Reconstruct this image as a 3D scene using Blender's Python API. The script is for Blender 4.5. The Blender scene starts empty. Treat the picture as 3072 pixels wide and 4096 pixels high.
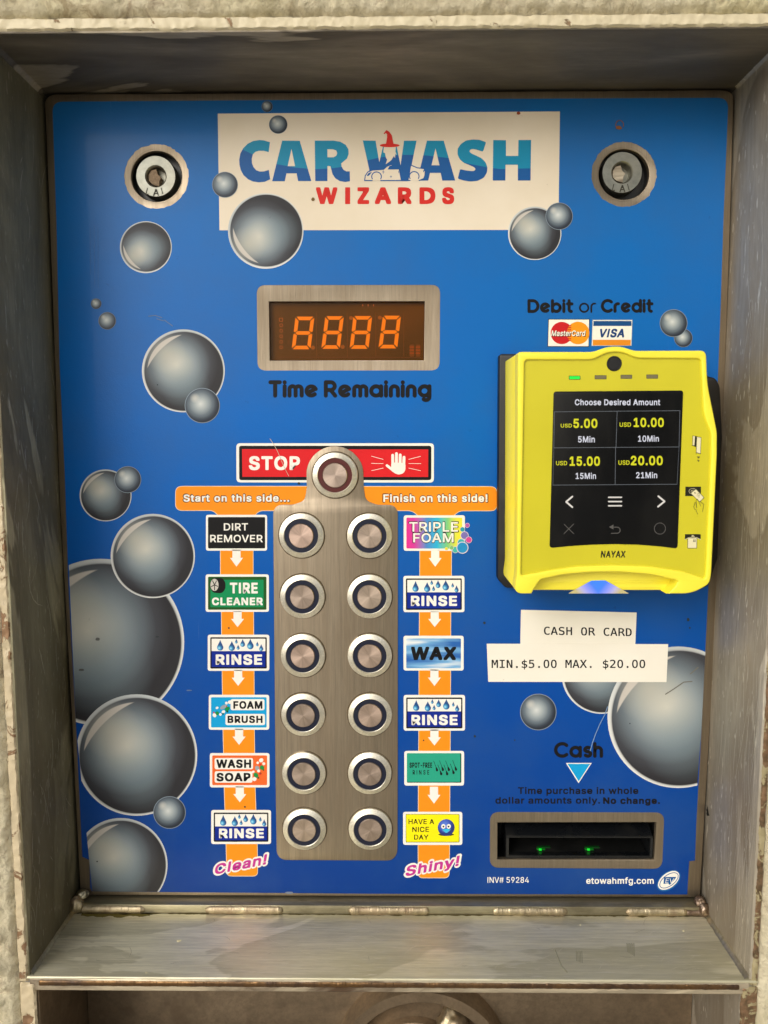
import bpy, bmesh, math, random
from mathutils import Vector, Matrix, noise
from mathutils.geometry import tessellate_polygon
random.seed(7)
S = bpy.context.scene
COL = S.collection
# ---------------------------------------------------------------- camera
CAM = Vector((0.00196, -0.41644, 0.04373))
FPX, CX, CY = 3077.0, 1536.0, 2048.0
_pit, _yaw, _rol = 0.100065, 0.0106355, -0.00158692
_f = Vector((0, math.cos(_pit), -math.sin(_pit))); _u = Vector((0, math.sin(_pit), math.cos(_pit))); _r = Vector((1, 0, 0))
_R = Matrix.Rotation(_yaw, 3, 'Z'); _f = _R @ _f; _u = _R @ _u; _r = _R @ _r
_c, _s = math.cos(_rol), math.sin(_rol)
_r, _u = _c * _r + _s * _u, -_s * _r + _c * _u
cam = bpy.data.cameras.new('camera'); camo = bpy.data.objects.new('camera', cam); COL.objects.link(camo)
M4 = Matrix((_r, _u, -_f)).transposed().to_4x4(); M4.translation = CAM
camo.matrix_world = M4
cam.sensor_fit = 'VERTICAL'; cam.sensor_height = 36; cam.sensor_width = 27; cam.lens = 36 * FPX / 4096
cam.clip_start = 0.01; cam.clip_end = 200
cam.dof.use_dof = True; cam.dof.focus_distance = 0.412; cam.dof.aperture_fstop = 11.0
S.camera = camo
# ---------------------------------------------------------------- light
SUN_AZ, SUN_EL = math.radians(-33), math.radians(28)      # azimuth left of the panel's normal
W = bpy.data.worlds.new('World'); S.world = W; W.use_nodes = True
wt = W.node_tree; wt.nodes.clear()
sky = wt.nodes.new('ShaderNodeTexSky'); sky.sky_type = 'NISHITA'; sky.sun_disc = False
sd = Vector((math.sin(SUN_AZ) * math.cos(SUN_EL), -math.cos(SUN_AZ) * math.cos(SUN_EL), math.sin(SUN_EL)))
sky.sun_elevation = SUN_EL; sky.sun_rotation = math.atan2(sd.x, sd.y) % (2 * math.pi)
sky.air_density = 1.0; sky.dust_density = 4.0; sky.ozone_density = 1.0
hs = wt.nodes.new('ShaderNodeHueSaturation'); hs.inputs['Saturation'].default_value = 0.22
mx = wt.nodes.new('ShaderNodeMix'); mx.data_type = 'RGBA'; mx.blend_type = 'MULTIPLY'; mx.inputs[0].default_value = 1
mx.inputs[7].default_value = (1.0, 0.97, 0.915, 1)
bg = wt.nodes.new('ShaderNodeBackground'); bg.inputs['Strength'].default_value = 0.15
wo = wt.nodes.new('ShaderNodeOutputWorld')
wt.links.new(sky.outputs[0], hs.inputs['Color']); wt.links.new(hs.outputs[0], mx.inputs[6])
wt.links.new(mx.outputs[2], bg.inputs[0]); wt.links.new(bg.outputs[0], wo.inputs[0])
sl = bpy.data.lights.new('sun', 'SUN'); sl.energy = 0.55; sl.angle = math.radians(28); sl.color = (1, 0.95, 0.88)
so = bpy.data.objects.new('sun', sl); COL.objects.link(so); so.location = sd * 5
so.rotation_euler = sd.to_track_quat('Z', 'Y').to_euler()
S.view_settings.view_transform = 'Standard'; S.view_settings.look = 'None'
S.view_settings.exposure = -0.02; S.view_settings.gamma = 1
# ---------------------------------------------------------------- photo pixel -> point on a real plane y = -d
def P(x, y, d=0.0):
    v = _f + _r * ((x - CX) / FPX) - _u * ((y - CY) / FPX)
    t = (-d - CAM.y) / v.y
    return CAM + v * t
ZONES = {'A': (0, 0, .92586), 'B': (1536, 0, .92586), 'L': (850, 430, .87402), 'L1': (900, 500, .36166), 'L2': (1420, 500, .4581),
         'T': (900, 1050, .60277), 'R1': (1950, 1150, .60277), 'R2': (1950, 1750, .60277), 'K1': (650, 1750, .60277),
         'K2': (1200, 1750, .60277), 'K3': (650, 2400, .60277), 'K4': (1200, 2400, .60277), 'K5': (650, 2950, .60277),
         'K6': (1200, 2950, .60277), 'C1': (1900, 2400, .60277), 'C2': (1900, 2900, .60277), 'F1': (0, 3400, .92586),
         'F2': (1536, 3400, .92586), 'G1': (0, 900, .60277), 'G2': (0, 1900, .54249), 'G3': (0, 2800, .54249),
         'RI': (2700, 1650, .29369), 'BR': (2550, 3400, .31465), 'LK': (450, 520, .21097), 'D': (0, 0, 1.85172), 'X': (0, 0, 1)}
def q(z, x, y):
    a, b, s = ZONES[z]; return (a + x * s, b + y * s)
def Q(z, pts): return [q(z, *p) for p in pts]
# ---------------------------------------------------------------- colours, nodes
def lin(c):
    return tuple(((v / 255) / 12.92 if v <= 10.3 else (((v / 255) + .055) / 1.055) ** 2.4) for v in c) + (1,)
class NT:
    def __init__(s, name):
        s.m = bpy.data.materials.new(name); s.m.use_nodes = True; s.t = s.m.node_tree; s.t.nodes.clear()
        s.out = s.t.nodes.new('ShaderNodeOutputMaterial'); s.b = s.n('ShaderNodeBsdfPrincipled'); s.t.links.new(s.b.outputs[0], s.out.inputs[0])
    def n(s, ty, ins=None, **kw):
        nd = s.t.nodes.new(ty)
        for k, v in kw.items(): setattr(nd, k, v)
        for k, v in (ins or {}).items(): s.set(nd, k, v)
        return nd
    def set(s, nd, k, v):
        i = nd.inputs[k]
        if hasattr(v, 'is_output'): s.t.links.new(v, i)
        elif hasattr(v, 'outputs'): s.t.links.new(v.outputs[0], i)
        else: i.default_value = v
    def p(s, **kw):
        mp = {'col': 'Base Color', 'rough': 'Roughness', 'metal': 'Metallic', 'spec': 'Specular IOR Level', 'normal': 'Normal', 'aniso': 'Anisotropic', 'tan': 'Tangent',
              'coat': 'Coat Weight', 'coatr': 'Coat Roughness', 'em': 'Emission Color', 'es': 'Emission Strength', 'anr': 'Anisotropic Rotation'}
        for k, v in kw.items(): s.set(s.b, mp[k], v)
        return s.m
    def co(s, which='Object', scale=(1, 1, 1), loc=(0, 0, 0), rot=(0, 0, 0)):
        tc = s.n('ShaderNodeTexCoord')
        return s.n('ShaderNodeMapping', {0: tc.outputs[which], 'Scale': scale, 'Location': loc, 'Rotation': rot})
    def noise(s, vec, scale=5, detail=4, rough=.55, dist=0):
        return s.n('ShaderNodeTexNoise', {'Vector': vec, 'Scale': scale, 'Detail': detail, 'Roughness': rough, 'Distortion': dist}).outputs[0]
    def ramp(s, fac, stops, interp='LINEAR'):
        r = s.n('ShaderNodeValToRGB', {0: fac}); e = r.color_ramp; e.interpolation = interp
        while len(e.elements) < len(stops): e.elements.new(.5)
        for el, (p, c) in zip(e.elements, stops):
            el.position = p; el.color = c if len(c) == 4 else tuple(c) + (1,)
        return r.outputs[0]
    def mix(s, fac, a, b, blend='MIX'):
        m = s.n('ShaderNodeMix', data_type='RGBA', blend_type=blend, clamp_factor=True)
        s.set(m, 0, fac); s.set(m, 6, a); s.set(m, 7, b); return m.outputs[2]
    def math(s, op, a, b=0.0, c=None, clamp=False):
        m = s.n('ShaderNodeMath', operation=op, use_clamp=clamp); s.set(m, 0, a); s.set(m, 1, b)
        if c is not None: s.set(m, 2, c)
        return m.outputs[0]
    def bump(s, h, strength=.3, dist=.001, normal=None):
        b = s.n('ShaderNodeBump', {'Height': h, 'Strength': strength, 'Distance': dist})
        if normal is not None: s.set(b, 'Normal', normal)
        return b.outputs[0]
G1_ = lambda v: (v, v, v, 1)
_pr = {}
def pr(c, rough=.38, name=None):
    """flat ink of one colour with the print's fine grain and a little grime"""
    k = (c, rough)
    if k in _pr: return _pr[k]
    t = NT(name or 'print_ink'); v = t.co()
    g = t.noise(v, 900, 2); d = t.noise(v, 60, 5, .6)
    col = t.mix(t.ramp(d, [(.35, G1_(.22)), (.72, G1_(0))]), lin(c), tuple(x * .78 for x in lin(c)[:3]) + (1,))
    col = t.mix(t.ramp(t.noise(v, 420, 3, .7), [(.74, G1_(0)), (.82, G1_(.12))]), col, lin((90, 80, 62)))
    _pr[k] = t.p(col=col, rough=rough, spec=.16, normal=t.bump(g, .12, .0003)); return _pr[k]
# ---------------------------------------------------------------- objects
WPOS = {}
def tag(o, label=None, cat=None, group=None, kind=None):
    for k, v in (('label', label), ('category', cat), ('group', group), ('kind', kind)):
        if v: o[k] = v
    return o
def thing(name, loc, label, cat, group=None):
    o = bpy.data.objects.new(name, None); COL.objects.link(o); o.location = loc; WPOS[o.name] = Vector(loc)
    o.empty_display_size = .01
    return tag(o, label, cat, group)
def mk(name, verts, faces, mat, parent=None, origin=None, smooth=None, uvs=None, label=None):
    """verts are world points; the object's own origin is `origin` (default: its parent's)"""
    po = WPOS[parent.name] if parent else Vector((0, 0, 0))
    og = Vector(origin) if origin is not None else po
    me = bpy.data.meshes.new(name)
    me.from_pydata([tuple(Vector(v) - og) for v in verts], [], faces); me.update()
    o = bpy.data.objects.new(name, me); COL.objects.link(o)
    if parent: o.parent = parent
    o.location = og - po; WPOS[o.name] = og
    for m in (mat if isinstance(mat, (list, tuple)) else [mat]): me.materials.append(m)
    if uvs:
        l = me.uv_layers.new(name='UVMap')
        for lp in me.loops: l.data[lp.index].uv = uvs[lp.vertex_index]
    if smooth is not None:
        me.polygons.foreach_set('use_smooth', [True] * len(me.polygons)); me.set_sharp_from_angle(angle=math.radians(smooth))
    if label: o['label'] = label
    return o
# ---------------------------------------------------------------- 2-D shapes (lists of points)
def arc(cx, cy, rx, ry, a0, a1, n):
    return [(cx + rx * math.cos(math.radians(a0 + (a1 - a0) * i / n)), cy + ry * math.sin(math.radians(a0 + (a1 - a0) * i / n))) for i in range(n + 1)]
def circ(cx, cy, r, n=48, ry=None): return arc(cx, cy, r, ry or r, 0, 360, n)[:-1]
def fillet(pts, r, n=5):
    out = []
    for i, p in enumerate(pts):
        a = Vector(pts[i - 1][:2]); b = Vector(p[:2]); c = Vector(pts[(i + 1) % len(pts)][:2])
        ri = p[2] if len(p) > 2 else r
        u = a - b; v = c - b
        if u.length < 1e-9 or v.length < 1e-9 or ri == 0: out.append((b.x, b.y)); continue
        k = min(ri, u.length * .49, v.length * .49); s = b + u.normalized() * k; e = b + v.normalized() * k
        for j in range(n + 1):
            t = j / n; w = s * (1 - t) ** 2 + b * (2 * t * (1 - t)) + e * t * t; out.append((w.x, w.y))
    return out
def rrect(x0, y0, x1, y1, r=0, n=4):
    p = [(x0, y0), (x1, y0), (x1, y1), (x0, y1)]
    return fillet(p, r, n) if r else p
def area(p): return sum(p[i - 1][0] * p[i][1] - p[i][0] * p[i - 1][1] for i in range(len(p))) / 2
def offset(p, d, lim=2.5):
    """grow a closed polygon by d (outwards if it is the outer loop)"""
    s = 1 if area(p) > 0 else -1; out = []; n = len(p)
    for i in range(n):
        a, b, c = Vector(p[i - 1]), Vector(p[i]), Vector(p[(i + 1) % n])
        u, v = b - a, c - b
        if u.length < 1e-9: u = v
        if v.length < 1e-9: v = u
        n1 = Vector((u.y, -u.x)).normalized(); n2 = Vector((v.y, -v.x)).normalized(); m = n1 + n2
        if m.length < 1e-4: m = n1.copy()
        m.normalize(); k = min(1 / max(m.dot(n1), .2), lim); w = b + m * (d * k * s); out.append((w.x, w.y))
    return out
def clip(poly, cl):
    s = 1 if area(cl) > 0 else -1
    for i in range(len(cl)):
        a, b = cl[i - 1], cl[i]; f = lambda p: s * ((b[0] - a[0]) * (p[1] - a[1]) - (b[1] - a[1]) * (p[0] - a[0]))
        out = []
        for j in range(len(poly)):
            p0, p1 = poly[j - 1], poly[j]; f0, f1 = f(p0), f(p1)
            if (f0 < 0) != (f1 < 0):
                t = f0 / (f0 - f1); out.append((p0[0] + t * (p1[0] - p0[0]), p0[1] + t * (p1[1] - p0[1])))
            if f1 >= 0: out.append(p1)
        poly = out
        if not poly: return poly
    return poly
def tess(loops):
    fl = [p for l in loops for p in l]
    return fl, [t for t in tessellate_polygon([[Vector((x, y, 0)) for x, y in l] for l in loops]) if len(set(t)) == 3]
LAY = 2.5e-5
def lay(n): return .00016 + n * LAY
def sheet(name, shapes, mat, parent, n=None, d=None, uvf=None, thick=0, label=None):
    """printed or cut sheet; shapes = list of loop lists [outer, hole...] in photo pixels, laid on the plane d in front of the plate"""
    if d is None: d = lay(n or 0)
    V, F, U = [], [], []
    for k, loops in enumerate(shapes):
        if not loops or not loops[0]: continue
        fl, tr = tess(loops); o = len(V)
        W3 = [P(x, y, d) for x, y in fl]
        V += W3; U += [uvf(x, y) if uvf else (x / 1000, -y / 1000) for x, y in fl]
        for a, b, c in tr:
            nn = (W3[b] - W3[a]).cross(W3[c] - W3[a])
            F.append((o + a, o + b, o + c) if nn.y < 0 else (o + a, o + c, o + b))
        if thick:
            o2 = len(V); V += [w + Vector((0, thick, 0)) for w in W3]; U += U[o:o2]; st = 0
            for l in loops:
                m = len(l)
                for i in range(m):
                    j = (i + 1) % m; F.append((o + st + i, o + st + j, o2 + st + j, o2 + st + i))
                st += m
    return mk(name, V, F, mat, parent, uvs=U, label=label)
def strip(pts, w, closed=False):
    """2-D pieces (verts, faces) of a stroked polyline: quads joined along gentle bends, split at sharp ones, round ends"""
    pts = [Vector(p) for p in pts]; runs = [[pts[0]]]
    if closed: pts = pts + [pts[0]]; runs = [[pts[0]]]
    for i in range(1, len(pts)):
        runs[-1].append(pts[i])
        if i < len(pts) - 1 and (pts[i] - pts[i - 1]).length > 1e-9 and (pts[i + 1] - pts[i]).length > 1e-9 and (pts[i] - pts[i - 1]).normalized().dot((pts[i + 1] - pts[i]).normalized()) < .76: runs.append([pts[i]])
    out = []
    for r in runs:
        V, F = [], []
        for i, p in enumerate(r):
            t = (r[min(i + 1, len(r) - 1)] - r[max(i - 1, 0)])
            if t.length < 1e-9: t = Vector((1, 0))
            t.normalize(); n = Vector((-t.y, t.x)); V += [p + n * w / 2, p - n * w / 2]
            if i: k = 2 * i; F.append((k - 2, k - 1, k + 1, k))
        for c, t in ((r[0], r[0] - r[1]), (r[-1], r[-1] - r[-2])):
            a = math.degrees(math.atan2(t.y, t.x)); o = len(V); cp = arc(c.x, c.y, w / 2, w / 2, a - 90, a + 90, 8)
            V += [c] + [Vector(q_) for q_ in cp]; F += [(o, o + j, o + j + 1) for j in range(1, 9)]
        out.append((V, F))
    return out
def put(V, F, v2, f2, d):
    o = len(V); W3 = [P(p[0], p[1], d) for p in v2]; V += W3
    for f in f2:
        a, b, c = W3[f[0]], W3[f[1]], W3[f[2]]; nn = (b - a).cross(c - a); F.append([o + i for i in (f if nn.y < 0 else f[::-1])])
def strokes(name, polys, w, mat, parent, n=None, d=None, label=None, closed=False, z='X'):
    """several strokes in one mesh, each a hair above the last so that crossings never share a plane"""
    if d is None: d = lay(n or 0)
    V, F = [], []; s = ZONES[z][2]; k = 0
    for pl in polys:
        for v2, f2 in strip(Q(z, pl), w * s, closed): put(V, F, v2, f2, d + k * 6e-7); k += 1
    return mk(name, V, F, mat, parent, label=label)
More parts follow.
